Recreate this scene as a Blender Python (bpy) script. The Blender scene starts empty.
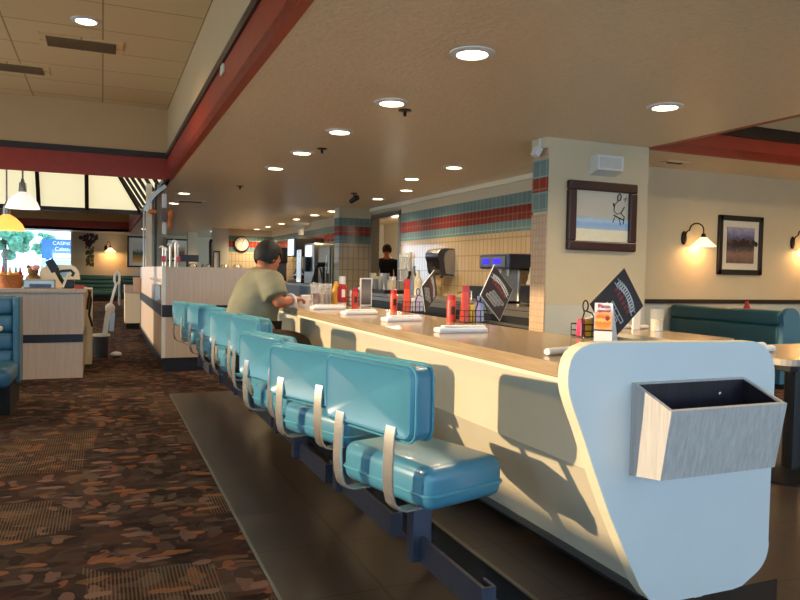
import bpy, bmesh, math, random
from mathutils import Vector, Matrix, Quaternion
random.seed(7)
C = bpy.context.scene.collection
PI = math.pi
H = 1.02
SOF = 2.25          # soffit height
SUN_DIR = Vector((0.957, -0.235, -0.150)).normalized()

# ------------------------------------------------------------------ materials
def srgb(h):
    h = h.lstrip('#')
    o = []
    for i in (0, 2, 4):
        c = int(h[i:i+2], 16) / 255
        o.append(c/12.92 if c <= .04045 else ((c+.055)/1.055)**2.4)
    return (*o, 1)

class N:
    """tiny node helper"""
    def __init__(s, name):
        s.m = bpy.data.materials.new(name); s.m.use_nodes = True
        s.t = s.m.node_tree; s.n = s.t.nodes; s.l = s.t.links
        s.p = s.n['Principled BSDF']; s.out = s.n['Material Output']
    def add(s, typ, **kw):
        nd = s.n.new(typ)
        for k, v in kw.items():
            if k.startswith('i_'):
                nd.inputs[k[2:].replace('_', ' ')].default_value = v
            else:
                setattr(nd, k, v)
        return nd
    def link(s, a, ao, b, bi): s.l.new(a.outputs[ao], b.inputs[bi])
    def coord(s, scale=(1, 1, 1), rot=(0, 0, 0), loc=(0, 0, 0)):
        tc = s.add('ShaderNodeTexCoord'); mp = s.add('ShaderNodeMapping')
        mp.inputs['Scale'].default_value = scale; mp.inputs['Rotation'].default_value = rot
        mp.inputs['Location'].default_value = loc
        s.link(tc, 'Object', mp, 'Vector'); return mp
    def ramp(s, stops, interp='LINEAR'):
        r = s.add('ShaderNodeValToRGB'); cr = r.color_ramp; cr.interpolation = interp
        while len(cr.elements) < len(stops): cr.elements.new(.5)
        for e, (p, c) in zip(cr.elements, stops): e.position = p; e.color = c
        return r
    def bump(s, src, out, strength, dist=.002):
        b = s.add('ShaderNodeBump', i_Strength=strength, i_Distance=dist)
        s.link(src, out, b, 'Height'); s.link(b, 'Normal', s.p, 'Normal')

def plain(name, col, rough=.5, metal=0, noise=.04, nscale=20, spec=.5, bump=0, coat=0, bdist=.002):
    k = N(name); k.p.inputs['Roughness'].default_value = rough
    k.p.inputs['Metallic'].default_value = metal
    k.p.inputs['Specular IOR Level'].default_value = spec
    k.p.inputs['Coat Weight'].default_value = coat
    c = srgb(col)
    mp = k.coord((nscale,)*3); nz = k.add('ShaderNodeTexNoise', i_Scale=1.0, i_Detail=4.0)
    k.link(mp, 'Vector', nz, 'Vector')
    lo = tuple(max(0, x*(1-noise)) for x in c[:3]) + (1,); hi = tuple(min(1, x*(1+noise)) for x in c[:3]) + (1,)
    r = k.ramp([(.3, lo), (.7, hi)]); k.link(nz, 'Fac', r, 'Fac'); k.link(r, 'Color', k.p, 'Base Color')
    if bump: k.bump(nz, 'Fac', bump, bdist)
    return k.m

def wood(name, c1, c2, scale, rough=.35, coat=.0):
    """fine streaked laminate: scale is big across the streaks, small along them"""
    k = N(name); k.p.inputs['Roughness'].default_value = rough; k.p.inputs['Coat Weight'].default_value = coat
    k.p.inputs['Coat Roughness'].default_value = .15
    mp = k.coord(scale); nz = k.add('ShaderNodeTexNoise', i_Scale=1.0, i_Detail=5.0, i_Roughness=.65)
    k.link(mp, 'Vector', nz, 'Vector')
    r = k.ramp([(.32, srgb(c1)), (.68, srgb(c2))]); k.link(nz, 'Fac', r, 'Fac'); k.link(r, 'Color', k.p, 'Base Color')
    return k.m

def emis(name, col, strength):
    k = N(name); k.p.inputs['Base Color'].default_value = srgb(col)
    k.p.inputs['Emission Color'].default_value = srgb(col); k.p.inputs['Emission Strength'].default_value = strength
    return k.m

def tiles(name, axes, w, h, c1, c2, mortar, rough=.2, msize=.012, offset=0, bump=.3, mottled=.0, coat=0):
    k = N(name); k.p.inputs['Roughness'].default_value = rough; k.p.inputs['Coat Weight'].default_value = coat
    tc = k.add('ShaderNodeTexCoord'); sp = k.add('ShaderNodeSeparateXYZ'); cb = k.add('ShaderNodeCombineXYZ')
    k.link(tc, 'Object', sp, 'Vector'); k.link(sp, axes[0], cb, 'X'); k.link(sp, axes[1], cb, 'Y')
    b = k.add('ShaderNodeTexBrick', offset=offset, squash=1.0)
    b.inputs['Color1'].default_value = srgb(c1); b.inputs['Color2'].default_value = srgb(c2); b.inputs['Mortar'].default_value = srgb(mortar)
    b.inputs['Scale'].default_value = 1; b.inputs['Brick Width'].default_value = w; b.inputs['Row Height'].default_value = h
    b.inputs['Mortar Size'].default_value = msize; b.inputs['Mortar Smooth'].default_value = .1
    k.link(cb, 'Vector', b, 'Vector')
    if mottled:
        nz = k.add('ShaderNodeTexNoise', i_Scale=3.0, i_Detail=6.0); k.link(tc, 'Object', nz, 'Vector')
        mx = k.add('ShaderNodeMix', data_type='RGBA', blend_type='MULTIPLY'); mx.inputs[0].default_value = mottled
        k.link(b, 'Color', mx, 6); k.link(nz, 'Color', mx, 7); k.link(mx, 2, k.p, 'Base Color')
    else:
        k.link(b, 'Color', k.p, 'Base Color')
    if bump:
        inv = k.add('ShaderNodeMath', operation='SUBTRACT'); inv.inputs[0].default_value = 1; k.link(b, 'Fac', inv, 1)
        k.bump(inv, 0, bump, .004)
    return k.m

def carpet():
    k = N('patterned_carpet'); k.p.inputs['Roughness'].default_value = .95; k.p.inputs['Specular IOR Level'].default_value = .1
    tc = k.add('ShaderNodeTexCoord')
    base = srgb('#3a2a22')
    prev = None
    nz = k.add('ShaderNodeTexNoise', i_Scale=6.0, i_Detail=3.0); k.link(tc, 'Object', nz, 'Vector')
    def layer(scale, rot, thr, pal, off):
        mp = k.add('ShaderNodeMapping'); mp.inputs['Scale'].default_value = scale; mp.inputs['Rotation'].default_value = (0, 0, rot); mp.inputs['Location'].default_value = off
        add = k.add('ShaderNodeMix', data_type='VECTOR'); add.inputs[0].default_value = .10
        k.link(tc, 'Object', add, 4); k.link(nz, 'Color', add, 5); k.link(add, 1, mp, 'Vector')
        v = k.add('ShaderNodeTexVoronoi', i_Scale=1.0); v.inputs['Randomness'].default_value = .9; k.link(mp, 'Vector', v, 'Vector')
        lt = k.add('ShaderNodeMath', operation='LESS_THAN'); lt.inputs[1].default_value = thr; k.link(v, 'Distance', lt, 0)
        sx = k.add('ShaderNodeSeparateColor'); k.link(v, 'Color', sx, 'Color')
        r = k.ramp([(i/len(pal), srgb(c)) for i, c in enumerate(pal)], 'CONSTANT'); k.link(sx, 'Red', r, 'Fac')
        return lt, r
    bg = k.ramp([(.35, srgb('#211815')), (.5, srgb('#33251f')), (.65, srgb('#42322b'))]); k.link(nz, 'Fac', bg, 'Fac')
    prev = (bg, 'Color')
    for args in (((8, 19, 1), .3, .50, ['#3c211d', '#33302a', '#4a3c34', '#2a1f1b', '#40291f', '#3a302a'], (0, 0, 0)),
                 ((17, 8, 1), -.5, .46, ['#5e463e', '#2a1f1b', '#43332c', '#664030', '#3a2d28', '#4e4036', '#31241f', '#46302a'], (3.3, 1.7, 0)),
                 ((9, 21, 1), .8, .44, ['#70492f', '#2b1e1a', '#473730', '#3a2c26', '#6c5249', '#33261f', '#432c24', '#573f2c', '#2a1d18'], (7.1, 4.2, 0))):
        lt, r = layer(*args)
        mx = k.add('ShaderNodeMix', data_type='RGBA'); k.link(lt, 0, mx, 0); k.l.new(prev[0].outputs[prev[1]], mx.inputs[6]); k.link(r, 'Color', mx, 7)
        prev = (mx, 2)
    # fine light hatching inside some carpet squares
    wv = k.add('ShaderNodeTexWave', wave_type='BANDS', bands_direction='X', i_Scale=26.0); k.link(tc, 'Object', wv, 'Vector')
    gt = k.add('ShaderNodeMath', operation='GREATER_THAN'); gt.inputs[1].default_value = .62; k.link(wv, 'Fac', gt, 0)
    vq = k.add('ShaderNodeTexVoronoi', distance='CHEBYCHEV', i_Scale=2.3); vq.inputs['Randomness'].default_value = .55; k.link(tc, 'Object', vq, 'Vector')
    sq = k.add('ShaderNodeSeparateColor'); k.link(vq, 'Color', sq, 'Color')
    g2 = k.add('ShaderNodeMath', operation='GREATER_THAN'); g2.inputs[1].default_value = .80; k.link(sq, 'Green', g2, 0)
    ml = k.add('ShaderNodeMath', operation='MULTIPLY'); k.link(gt, 0, ml, 0); k.link(g2, 0, ml, 1)
    m5 = k.add('ShaderNodeMath', operation='MULTIPLY'); m5.inputs[1].default_value = .5; k.link(ml, 0, m5, 0)
    mx = k.add('ShaderNodeMix', data_type='RGBA'); k.link(m5, 0, mx, 0); k.l.new(prev[0].outputs[prev[1]], mx.inputs[6]); mx.inputs[7].default_value = srgb('#705a42')
    k.link(mx, 2, k.p, 'Base Color')
    fz = k.add('ShaderNodeTexNoise', i_Scale=400.0, i_Detail=2.0); k.link(tc, 'Object', fz, 'Vector'); k.bump(fz, 'Fac', .35, .004)
    return k.m

def glassy(name, col=(1, 1, 1, 1), fac=.12, rough=.02):
    k = N(name); k.n.remove(k.p)
    tr = k.add('ShaderNodeBsdfTransparent'); tr.inputs['Color'].default_value = col
    gl = k.add('ShaderNodeBsdfGlossy', i_Roughness=rough)
    lw = k.add('ShaderNodeFresnel', i_IOR=1.35)
    ad = k.add('ShaderNodeMath', operation='ADD'); ad.inputs[1].default_value = fac*.3; k.link(lw, 0, ad, 0)
    mx = k.add('ShaderNodeMixShader'); k.link(ad, 0, mx, 0); k.link(tr, 0, mx, 1); k.link(gl, 0, mx, 2); k.link(mx, 0, k.out, 'Surface')
    return k.m

M = {}
M['carpet'] = carpet()
M['floor_tile'] = tiles('dark_floor_tile', 'YX', .42, .42, '#43342a', '#3d3025', '#291f19', .33, .006, 0, .25, .25)
M['cream'] = plain('cream_wall_paint', '#cdbd9c', .75, noise=.02, nscale=4, bump=.03)
M['tan'] = plain('warm_lit_cream_paint', '#cdb083', .75, noise=.02, nscale=4, bump=.03)  # cream paint of the bay walls with warm light put into its colour
M['ice'] = plain('iced_water', '#c4beb6', .15, noise=.12, nscale=60)
M['white_wall'] = plain('pale_grey_wall_paint', '#c9c4b4', .7, noise=.02, nscale=5)
M['ceiling'] = plain('textured_ceiling_paint', '#e3cfae', .36, noise=.05, nscale=34, bump=.9, spec=.5, bdist=.007)
M['upceil'] = tiles('ceiling_panel', 'XY', .82, .72, '#dcbf8c', '#d6b884', '#a08656', .8, .008, 0, .1)
M['vent_brown'] = plain('brown_vent_slats', '#7d6440', .6)
M['red'] = plain('brick_red_paint', '#9e331b', .45, noise=.08, nscale=9)
M['dark_trim'] = plain('dark_brown_trim', '#2b1d16', .4)
M['laminate'] = wood('pale_streaked_laminate', '#b8a292', '#cdb9a8', (160, 160, 3), .4)
M['box_wood'] = wood('grey_streaked_laminate', '#b3aca6', '#cfc8c2', (110, 110, 5), .45)
M['top_wood'] = wood('tan_wood_counter', '#a48762', '#bfa280', (70, 3, 70), .2, .5)
M['white_lam'] = plain('white_laminate', '#dcdfde', .35, noise=.015, nscale=6)
M['cream_edge'] = plain('cream_edge_band', '#efe3c4', .35, noise=.01)
M['front_lam'] = plain('cream_laminate', '#d6cab2', .42, noise=.03, nscale=5)
M['teal'] = plain('teal_vinyl', '#46859f', .33, noise=.06, nscale=8, spec=.55, bump=.06, coat=.15)
M['teal_pipe'] = plain('teal_vinyl_piping', '#4f93a5', .3)
M['teal_dark'] = plain('dark_teal_vinyl', '#2a5c66', .35, noise=.08, nscale=6, bump=.05)
M['blue_vinyl'] = plain('steel_blue_vinyl', '#3a6a86', .35, noise=.06, nscale=6, bump=.05)
M['green_vinyl'] = plain('dark_green_vinyl', '#2c4a47', .28, noise=.08, nscale=6)
M['chrome'] = plain('polished_chrome', '#eceae6', .24, .85, .02)
M['steel'] = plain('brushed_steel', '#a9a49b', .32, 1, .08, 30)
M['dull_steel'] = plain('grey_metal', '#4d5263', .36, .6, .06, 20)
M['black'] = plain('black_plastic', '#121113', .4)
M['void'] = plain('black_kick_board', '#0b0908', .8)
M['stripe'] = plain('dark_navy_band', '#181a26', .4)
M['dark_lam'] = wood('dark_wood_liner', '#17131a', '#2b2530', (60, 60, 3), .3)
M['white'] = plain('white_plastic', '#dcdcd8', .4)
M['paper'] = plain('white_paper', '#e6e4e4', .8)
M['grey_trim'] = plain('grey_aluminium_trim', '#77746c', .4, .5)
M['tile'] = tiles('cream_wall_tile', 'YZ', .105, .215, '#c9ad83', '#c4a77c', '#a98d66', .12, .009, 0, .5, coat=.5)
M['tile_x'] = tiles('cream_wall_tile_front', 'XZ', .105, .215, '#bfae90', '#baa98b', '#9d8a6b', .15, .009, 0, .5)
M['tile_small'] = tiles('pinkish_small_tile', 'YZ', .05, .06, '#c9ae93', '#c2a68a', '#b89d83', .2, .006, 0, .3)
M['blue_band'] = tiles('blue_grey_tile_band', 'YZ', .105, .147, '#6c8683', '#657f7c', '#8fa39a', .15, .006, 0, .4)
M['red_band'] = tiles('red_tile_band', 'YZ', .105, .2, '#8a2d1e', '#822719', '#96604e', .15, .008, 0, .4)
M['blue_band_x'] = tiles('blue_grey_tile_band_front', 'XZ', .105, .147, '#64807f', '#5d7878', '#84968e', .15, .006, 0, .4)
M['red_band_x'] = tiles('red_tile_band_front', 'XZ', .105, .2, '#8a2d1e', '#822719', '#96604e', .15, .008, 0, .4)
M['frame_brown'] = plain('mahogany_frame', '#3f221b', .3, noise=.15, nscale=30)
M['frame_black'] = plain('black_wood_frame', '#17120f', .35)
M['mat_board'] = plain('cream_mat_board', '#ddd3bd', .8)
M['lamp_on'] = emis('lit_ceiling_lamp', '#ffe9bd', 8)
M['shade_on'] = emis('lit_glass_shade', '#ffcf8a', 1.2)
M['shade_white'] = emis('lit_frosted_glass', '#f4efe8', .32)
M['orange_shade'] = emis('lit_amber_shade', '#ff9c48', .8)
M['skypane'] = emis('backlit_panel', '#fbeec2', .30)
M['glass'] = glassy('window_glass')
M['clear'] = glassy('clear_glass', (.93, .95, .95, 1), .5)
def tumbler(name):
    k = N(name); k.n.remove(k.p)
    tr = k.add('ShaderNodeBsdfTransparent'); df = k.add('ShaderNodeBsdfDiffuse'); df.inputs['Color'].default_value = (.8, .8, .78, 1)
    gl = k.add('ShaderNodeBsdfGlossy', i_Roughness=.05)
    m1 = k.add('ShaderNodeMixShader'); m1.inputs[0].default_value = .13; k.link(tr, 0, m1, 1); k.link(df, 0, m1, 2)
    m2 = k.add('ShaderNodeMixShader'); m2.inputs[0].default_value = .07; k.link(m1, 0, m2, 1); k.link(gl, 0, m2, 2); k.link(m2, 0, k.out, 'Surface'); return k.m
M['tumbler'] = tumbler('clear_tumbler_glass')
M['bronze'] = plain('dark_bronze', '#2a1c14', .3, .7)
M['red_plastic'] = plain('red_plastic', '#b3161a', .3)
M['coral'] = plain('orange_red_plastic', '#d8452a', .4)
M['yellow'] = plain('yellow_plastic', '#d89a1e', .35)
M['cola'] = plain('dark_amber_drink', '#6a2608', .1)
M['pink'] = plain('pink_packet', '#e0507c', .7)
M['yellow_p'] = plain('yellow_packet', '#e6c04a', .7)
M['blue_p'] = plain('pale_blue_packet', '#b9c6e4', .7)
M['lilac'] = plain('lilac_packet', '#cbb4dc', .7)
M['menu_dark'] = plain('charcoal_menu_card', '#372c2a', .5, noise=.12, nscale=25)
M['menu_red'] = plain('faded_red_print', '#8a3a3c', .6)
M['menu_white'] = plain('white_print', '#d8d8d2', .6)
M['blue_screen'] = emis('blue_lit_display', '#2a1ce0', .7)
M['white_screen'] = emis('white_lit_panel', '#dff0ff', .55)
M['skin'] = plain('skin', '#a9684a', .5, noise=.08, nscale=15)
M['shirt'] = plain('olive_grey_shirt_cloth', '#827f69', .85, noise=.1, nscale=9, bump=.15)
M['trousers'] = plain('dark_brown_trouser_cloth', '#33281f', .9, noise=.1, nscale=20)
M['hair'] = plain('black_hair', '#0b0807', .7, noise=.5, nscale=60, bump=.5)
M['black_cloth'] = plain('black_cloth', '#0e0e12', .9)
M['cap'] = plain('dark_maroon_cloth', '#32161a', .8)
M['shoe'] = plain('dark_leather', '#1c1512', .4)
M['leaf'] = plain('tree_leaves', '#4f8a6e', .8, noise=.5, nscale=6, bump=.6)
M['dried'] = plain('dried_flowers', '#4a2f38', .9, noise=.4, nscale=20)
M['dried_green'] = plain('dried_leaves', '#5d5a34', .9, noise=.4, nscale=20)
M['bark'] = plain('bark', '#4a3a2c', .9)
M['asphalt'] = plain('pale_parking_lot', '#b9b3ab', .9)
M['sign_blue'] = plain('blue_sign_panel', '#2f62b8', .5, noise=.25, nscale=1)
M['sign_pale'] = plain('pale_blue_sign_panel', '#9cc6e4', .5)
M['basket'] = plain('orange_wicker', '#b9703c', .8, noise=.3, nscale=60, bump=.5)
M['bag_brown'] = plain('brown_plush', '#7d5a34', .95, noise=.3, nscale=40)

# ------------------------------------------------------------------ geometry
class B:
    def __init__(s): s.bm = bmesh.new()
    def _m(s, verts, mat): bmesh.ops.transform(s.bm, matrix=mat, verts=verts); return s
    def box(s, x0, x1, y0, y1, z0, z1, bev=0, seg=2):
        r = bmesh.ops.create_cube(s.bm, size=1); v = r['verts']
        bmesh.ops.scale(s.bm, vec=(x1-x0, y1-y0, z1-z0), verts=v)
        bmesh.ops.translate(s.bm, vec=((x0+x1)/2, (y0+y1)/2, (z0+z1)/2), verts=v)
        if bev:
            es = list({e for q in v for e in q.link_edges})
            bmesh.ops.bevel(s.bm, geom=es, offset=bev, segments=seg, affect='EDGES', profile=.5)
        return s
    def obox(s, c, size, rot=(0, 0, 0), bev=0, seg=2):
        """oriented box"""
        from mathutils import Euler
        n0 = len(s.bm.verts)
        s.bm.verts.ensure_lookup_table(); old = set(s.bm.verts)
        hx, hy, hz = (q/2 for q in size)
        s.box(-hx, hx, -hy, hy, -hz, hz, bev, seg)
        new = [v for v in s.bm.verts if v not in old]
        return s._m(new, Matrix.Translation(c) @ Euler(rot).to_matrix().to_4x4())
    def cyl(s, p0, p1, r0, r1=None, n=16, cap=True):
        p0, p1 = Vector(p0), Vector(p1); d = p1-p0; r1 = r0 if r1 is None else r1
        r = bmesh.ops.create_cone(s.bm, cap_ends=cap, segments=n, radius1=r0, radius2=r1, depth=d.length)
        q = Vector((0, 0, 1)).rotation_difference(d.normalized())
        return s._m(r['verts'], Matrix.Translation((p0+p1)/2) @ q.to_matrix().to_4x4())
    def ball(s, c, r, sc=(1, 1, 1), sub=2, rot=None):
        q = bmesh.ops.create_icosphere(s.bm, subdivisions=sub, radius=r)
        m = Matrix.Translation(c) @ (rot.to_matrix().to_4x4() if rot else Matrix()) @ Matrix.Diagonal((*sc, 1))
        return s._m(q['verts'], m)
    def lathe(s, c, prof, n=24, axis=None):
        rings = []
        q = Vector((0, 0, 1)).rotation_difference(Vector(axis)) if axis else Quaternion()
        for (r, z) in prof:
            if r < 1e-6:
                rings.append([s.bm.verts.new(Vector(c) + q @ Vector((0, 0, z)))])
            else:
                rings.append([s.bm.verts.new(Vector(c) + q @ Vector((r*math.cos(2*PI*i/n), r*math.sin(2*PI*i/n), z))) for i in range(n)])
        for a, b in zip(rings, rings[1:]):
            for i in range(n):
                j = (i+1) % n
                if len(a) == 1 and len(b) == 1: continue
                if len(a) == 1: s.bm.faces.new((a[0], b[j], b[i]))
                elif len(b) == 1: s.bm.faces.new((a[i], a[j], b[0]))
                else: s.bm.faces.new((a[i], a[j], b[j], b[i]))
        return s
    def prism(s, poly, axis, a, b):
        """poly in the two other axes, extruded along axis from a to b"""
        def mk(u, v, w):
            return {'x': (w, u, v), 'y': (u, w, v), 'z': (u, v, w)}[axis]
        A = [s.bm.verts.new(mk(u, v, a)) for u, v in poly]; Bv = [s.bm.verts.new(mk(u, v, b)) for u, v in poly]
        s.bm.faces.new(A); s.bm.faces.new(Bv[::-1]); n = len(poly)
        for i in range(n):
            j = (i+1) % n; s.bm.faces.new((A[i], Bv[i], Bv[j], A[j]))
        return s
    def tube(s, pts, r, n=8, closed=False):
        pts = [Vector(p) for p in pts]; rings = []; up = None
        N_ = len(pts)
        for i, p in enumerate(pts):
            a = pts[i-1] if i > 0 or closed else p; b = pts[(i+1) % N_] if i < N_-1 or closed else p
            t = (b-a).normalized()
            if up is None:
                up = t.orthogonal().normalized()
            up = (up - t*up.dot(t)).normalized(); sd = t.cross(up)
            rr = r[i] if isinstance(r, (list, tuple)) else r
            rings.append([s.bm.verts.new(p + up*rr*math.cos(2*PI*k/n) + sd*rr*math.sin(2*PI*k/n)) for k in range(n)])
        rng = range(N_) if closed else range(N_-1)
        for i in rng:
            a, b = rings[i], rings[(i+1) % N_]
            for k in range(n): s.bm.faces.new((a[k], a[(k+1) % n], b[(k+1) % n], b[k]))
        if not closed:
            s.bm.faces.new(rings[0][::-1]); s.bm.faces.new(rings[-1])
        return s
    def ribbon(s, pts, side, w, th):
        """flat bar: path pts, width w along side vector, thickness th"""
        pts = [Vector(p) for p in pts]; side = Vector(side).normalized(); rings = []
        for i, p in enumerate(pts):
            t = (pts[min(i+1, len(pts)-1)] - pts[max(i-1, 0)]).normalized(); nn = t.cross(side).normalized()
            rings.append([s.bm.verts.new(p + side*a*w/2 + nn*b*th/2) for a, b in ((-1, -1), (1, -1), (1, 1), (-1, 1))])
        for a, b in zip(rings, rings[1:]):
            for k in range(4): s.bm.faces.new((a[k], a[(k+1) % 4], b[(k+1) % 4], b[k]))
        s.bm.faces.new(rings[0][::-1]); s.bm.faces.new(rings[-1]); return s
    def quad(s, *p):
        s.bm.faces.new([s.bm.verts.new(q) for q in p]); return s
    def slab(s, c, u, v, th):
        """card: centre, half vectors u v, thickness"""
        c, u, v = Vector(c), Vector(u), Vector(v); n = u.cross(v).normalized()*th/2
        P = [c-u-v, c+u-v, c+u+v, c-u+v]
        a = [s.bm.verts.new(p-n) for p in P]; b = [s.bm.verts.new(p+n) for p in P]
        s.bm.faces.new(a[::-1]); s.bm.faces.new(b)
        for i in range(4): s.bm.faces.new((a[i], a[(i+1) % 4], b[(i+1) % 4], b[i]))
        return s
    def build(s, name, mat, parent=None, org=None, smooth=False):
        o_ = Vector(parent.location) if parent is not None and org is None else Vector(org or (0, 0, 0))
        if parent is not None and parent.parent is not None and org is None:
            o_ = Vector(parent.parent.location)
        bmesh.ops.recalc_face_normals(s.bm, faces=s.bm.faces)
        for v in s.bm.verts: v.co -= o_
        me = bpy.data.meshes.new(name); s.bm.to_mesh(me); s.bm.free()
        me.materials.append(M[mat] if isinstance(mat, str) else mat)
        if smooth:
            for p in me.polygons: p.use_smooth = True
            try: me.set_sharp_from_angle(angle=math.radians(smooth if smooth is not True else 40))
            except Exception: pass
        ob = bpy.data.objects.new(name, me); C.objects.link(ob)
        if parent is not None: ob.parent = parent
        else: ob.location = o_
        return ob

def tag(o, label, cat, group=None):
    o['label'] = label; o['category'] = cat
    if group: o['group'] = group
    return o
def thing(name, label, cat, loc, group=None):
    o = bpy.data.objects.new(name, None); o.empty_display_size = .1; C.objects.link(o); o.location = loc
    return tag(o, label, cat, group)
def struct(name, bm, mat, smooth=False, parent=None):
    o = bm.build(name, mat, parent, smooth=smooth)
    if parent is None: o['kind'] = 'structure'
    return o
def dup(root, loc, rz=0, label=None, group=None):
    r = root.copy(); C.objects.link(r); r.location = loc; r.rotation_euler = (0, 0, rz)
    if label: r['label'] = label
    if group: r['group'] = group
    for ch in list(root.children):
        c = ch.copy(); C.objects.link(c); c.parent = r
        for g in list(ch.children):
            d = g.copy(); C.objects.link(d); d.parent = c
    return r
def text_mesh(txt, size, loc, u, v, mat, parent=None, name='lettering', ext=.001, align='CENTER'):
    """lettering lying in the plane of unit vectors u (reading) and v (up)"""
    cu = bpy.data.curves.new(name, 'FONT'); cu.body = txt; cu.size = size; cu.extrude = ext; cu.align_x = align; cu.align_y = 'CENTER'
    tmp = bpy.data.objects.new(name, cu); C.objects.link(tmp)
    bpy.context.view_layer.update()
    me = bpy.data.meshes.new_from_object(tmp.evaluated_get(bpy.context.evaluated_depsgraph_get()))
    bpy.data.objects.remove(tmp); bpy.data.curves.remove(cu)
    u, v = Vector(u).normalized(), Vector(v).normalized(); n = u.cross(v)
    mt = Matrix((u, v, n)).transposed().to_4x4(); mt.translation = Vector(loc) - (Vector(parent.location) if parent is not None and parent.parent is None else (Vector(parent.parent.location) if parent is not None else Vector()))
    me.transform(mt); me.materials.clear(); me.materials.append(M[mat])
    me.name = name
    ob = bpy.data.objects.new(name, me); C.objects.link(ob)
    if parent is not None: ob.parent = parent
    return ob
def arc(cx, cz, r, a0, a1, n=8):
    return [(cx + r*math.cos(math.radians(a0+(a1-a0)*i/n)), cz + r*math.sin(math.radians(a0+(a1-a0)*i/n))) for i in range(n+1)]

# ------------------------------------------------------------------ the setting
XL, XR, YB, YF = -4.0, 9.0, -2.6, 27.5
BX = .823           # edge of the left ceiling bay
CY = 10.33          # cross beam
def S_(name, mat, *boxes, smooth=False):
    b = B()
    for q in boxes: b.box(*q)
    return struct(name, b, mat, smooth)
S_('floor', 'carpet', (XL, XR, YB, YF, -.1, 0))
S_('floor_tiled', 'floor_tile', (.517, 4.77, YB, 6.03, 0, .004), (1.15, 4.77, 6.03, 11.4, 0, .004))
S_('trim_1', 'grey_trim', (.507, .517, YB, 6.03, 0, .006), (.507, 1.15, 6.03, 6.04, 0, .006))
S_('floor_step', 'floor_tile', (1.163, 1.95, 1.56, 6.5, .004, .09))
S_('trim_2', 'void', (1.15, 1.163, 1.56, 6.5, .004, .086))
S_('trim_14', 'grey_trim', (1.149, 1.163, 1.56, 6.5, .086, .091))
# soffit ceiling
S_('ceiling', 'ceiling', (BX, 4.74, YB, YF, SOF, SOF+.08), (4.74, XR, 5.36, 6.4, SOF, SOF+.08), (XL, BX, 26.0, YF, SOF, SOF+.08), (4.74, 7.6, 6.4, YF, SOF, SOF+.08))
S_('ceiling_raised_left', 'upceil', (XL, BX, YB, CY, 3.205, 3.3), (XL, BX, 17.1, 26.0, 3.205, 3.3))
S_('ceiling_raised_right', 'cream', (4.74, XR, YB, 5.36, 3.205, 3.3))
S_('ceiling_over_skylight', 'cream', (XL, BX, CY, 17.1, 3.205, 3.3))
# fascias round the left bay
S_('trim_3', 'red', (BX, BX+.06, YB, CY, SOF-.002, 2.545), (XL, BX+.06, CY, CY+.06, SOF-.002, 2.53))
S_('trim_4', 'dark_trim', (BX-.02, BX+.06, YB, CY, 2.545, 2.61), (XL, BX+.06, CY-.02, CY+.06, 2.53, 2.61))
S_('wall_bay_left', 'tan', (BX, BX+.06, YB, CY, 2.61, 3.205), (XL, BX+.06, CY, CY+.06, 2.61, 3.205))
# far bay fascias
S_('trim_5', 'red', (XL, BX, 26.0, 26.06, SOF-.002, 2.58), (BX, BX+.06, 17.1, 26.06, SOF-.002, 2.58))
S_('wall_bay_far', 'tan', (XL, BX, 26.0, 26.06, 2.58, 3.205), (BX, BX+.06, 17.1, 26.06, 2.58, 3.205), (XL, BX+.06, 17.1, 17.16, SOF, 3.205), (BX, BX+.06, CY+.06, 17.1, SOF, 3.205))
# right bay fascias
S_('trim_6', 'red', (4.74, 4.80, YB, 5.36, SOF-.002, 2.40), (4.74, XR, 5.36, 5.42, SOF-.002, 2.46))
S_('trim_7', 'dark_trim', (4.725, 4.82, YB, 5.36, 2.40, 2.47), (4.74, XR, 5.335, 5.42, 2.46, 2.58))
S_('wall_bay_right', 'tan', (4.74, 4.80, YB, 5.36, 2.47, 3.205), (4.74, XR, 5.36, 5.42, 2.58, 3.205))
# outer walls; window openings on the left, behind and at the far end
def wall_with_holes(name, mat, axis, at, th, lo, hi, z0, z1, holes):
    b = B(); cuts = sorted(holes); cur = lo
    def put(a, c, za, zb):
        if c-a < 1e-4 or zb-za < 1e-4: return
        if axis == 'x': b.box(at-th, at, a, c, za, zb)
        else: b.box(a, c, at-th, at, za, zb)
    for (a, c, za, zb) in cuts:
        put(cur, a, z0, z1); put(a, c, z0, za); put(a, c, zb, z1); cur = c
    put(cur, hi, z0, z1); return struct(name, b, mat)
lw = [(-1.6, .6, .8, 2.1), (1.0, 6.3, 1.10, 2.1), (6.5, 9.3, .8, 2.1), (9.8, 12.6, .8, 2.1), (13.2, 16.2, .8, 2.1), (16.8, 20.0, .8, 2.1)]
wall_with_holes('wall_left', 'cream', 'x', XL, .14, YB-.14, YF+.1, 0, 3.3, lw)
bw = [(-3.4, -.9, .5, 2.3), (-.6, 2.2, .5, 2.3), (2.5, 5.2, .5, 2.3), (5.5, 8.3, .5, 2.3)]
wall_with_holes('wall_back', 'cream', 'y', YB, .14, XL, XR, 0, 3.3, bw)
wall_with_holes('wall_far', 'cream', 'y', YF+.12, .12, XL, 7.6, 0, 3.3, [(-3.95, -.98, .536, 2.275)])
S_('wall_right', 'cream', (XR, XR+.1, YB, 6.4, 0, 3.3))
S_('wall_dining', 'cream', (4.9, XR, 6.22, 6.36, .78, SOF))
S_('wall_wainscot', 'white_wall', (4.9, XR, 6.205, 6.36, 0, .742))
S_('trim_8', 'dark_trim', (4.9, XR, 6.185, 6.36, .742, .79))
n = 0
for a, c, za, zb in lw:
    n += 1; b = B(); b.box(XL-.08, XL-.074, a, c, za, zb); struct('window_%d' % n, b, 'glass')
for a, c, za, zb in bw:
    n += 1; b = B(); b.box(a, c, YB-.08, YB-.074, za, zb); struct('window_%d' % n, b, 'glass')
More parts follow.
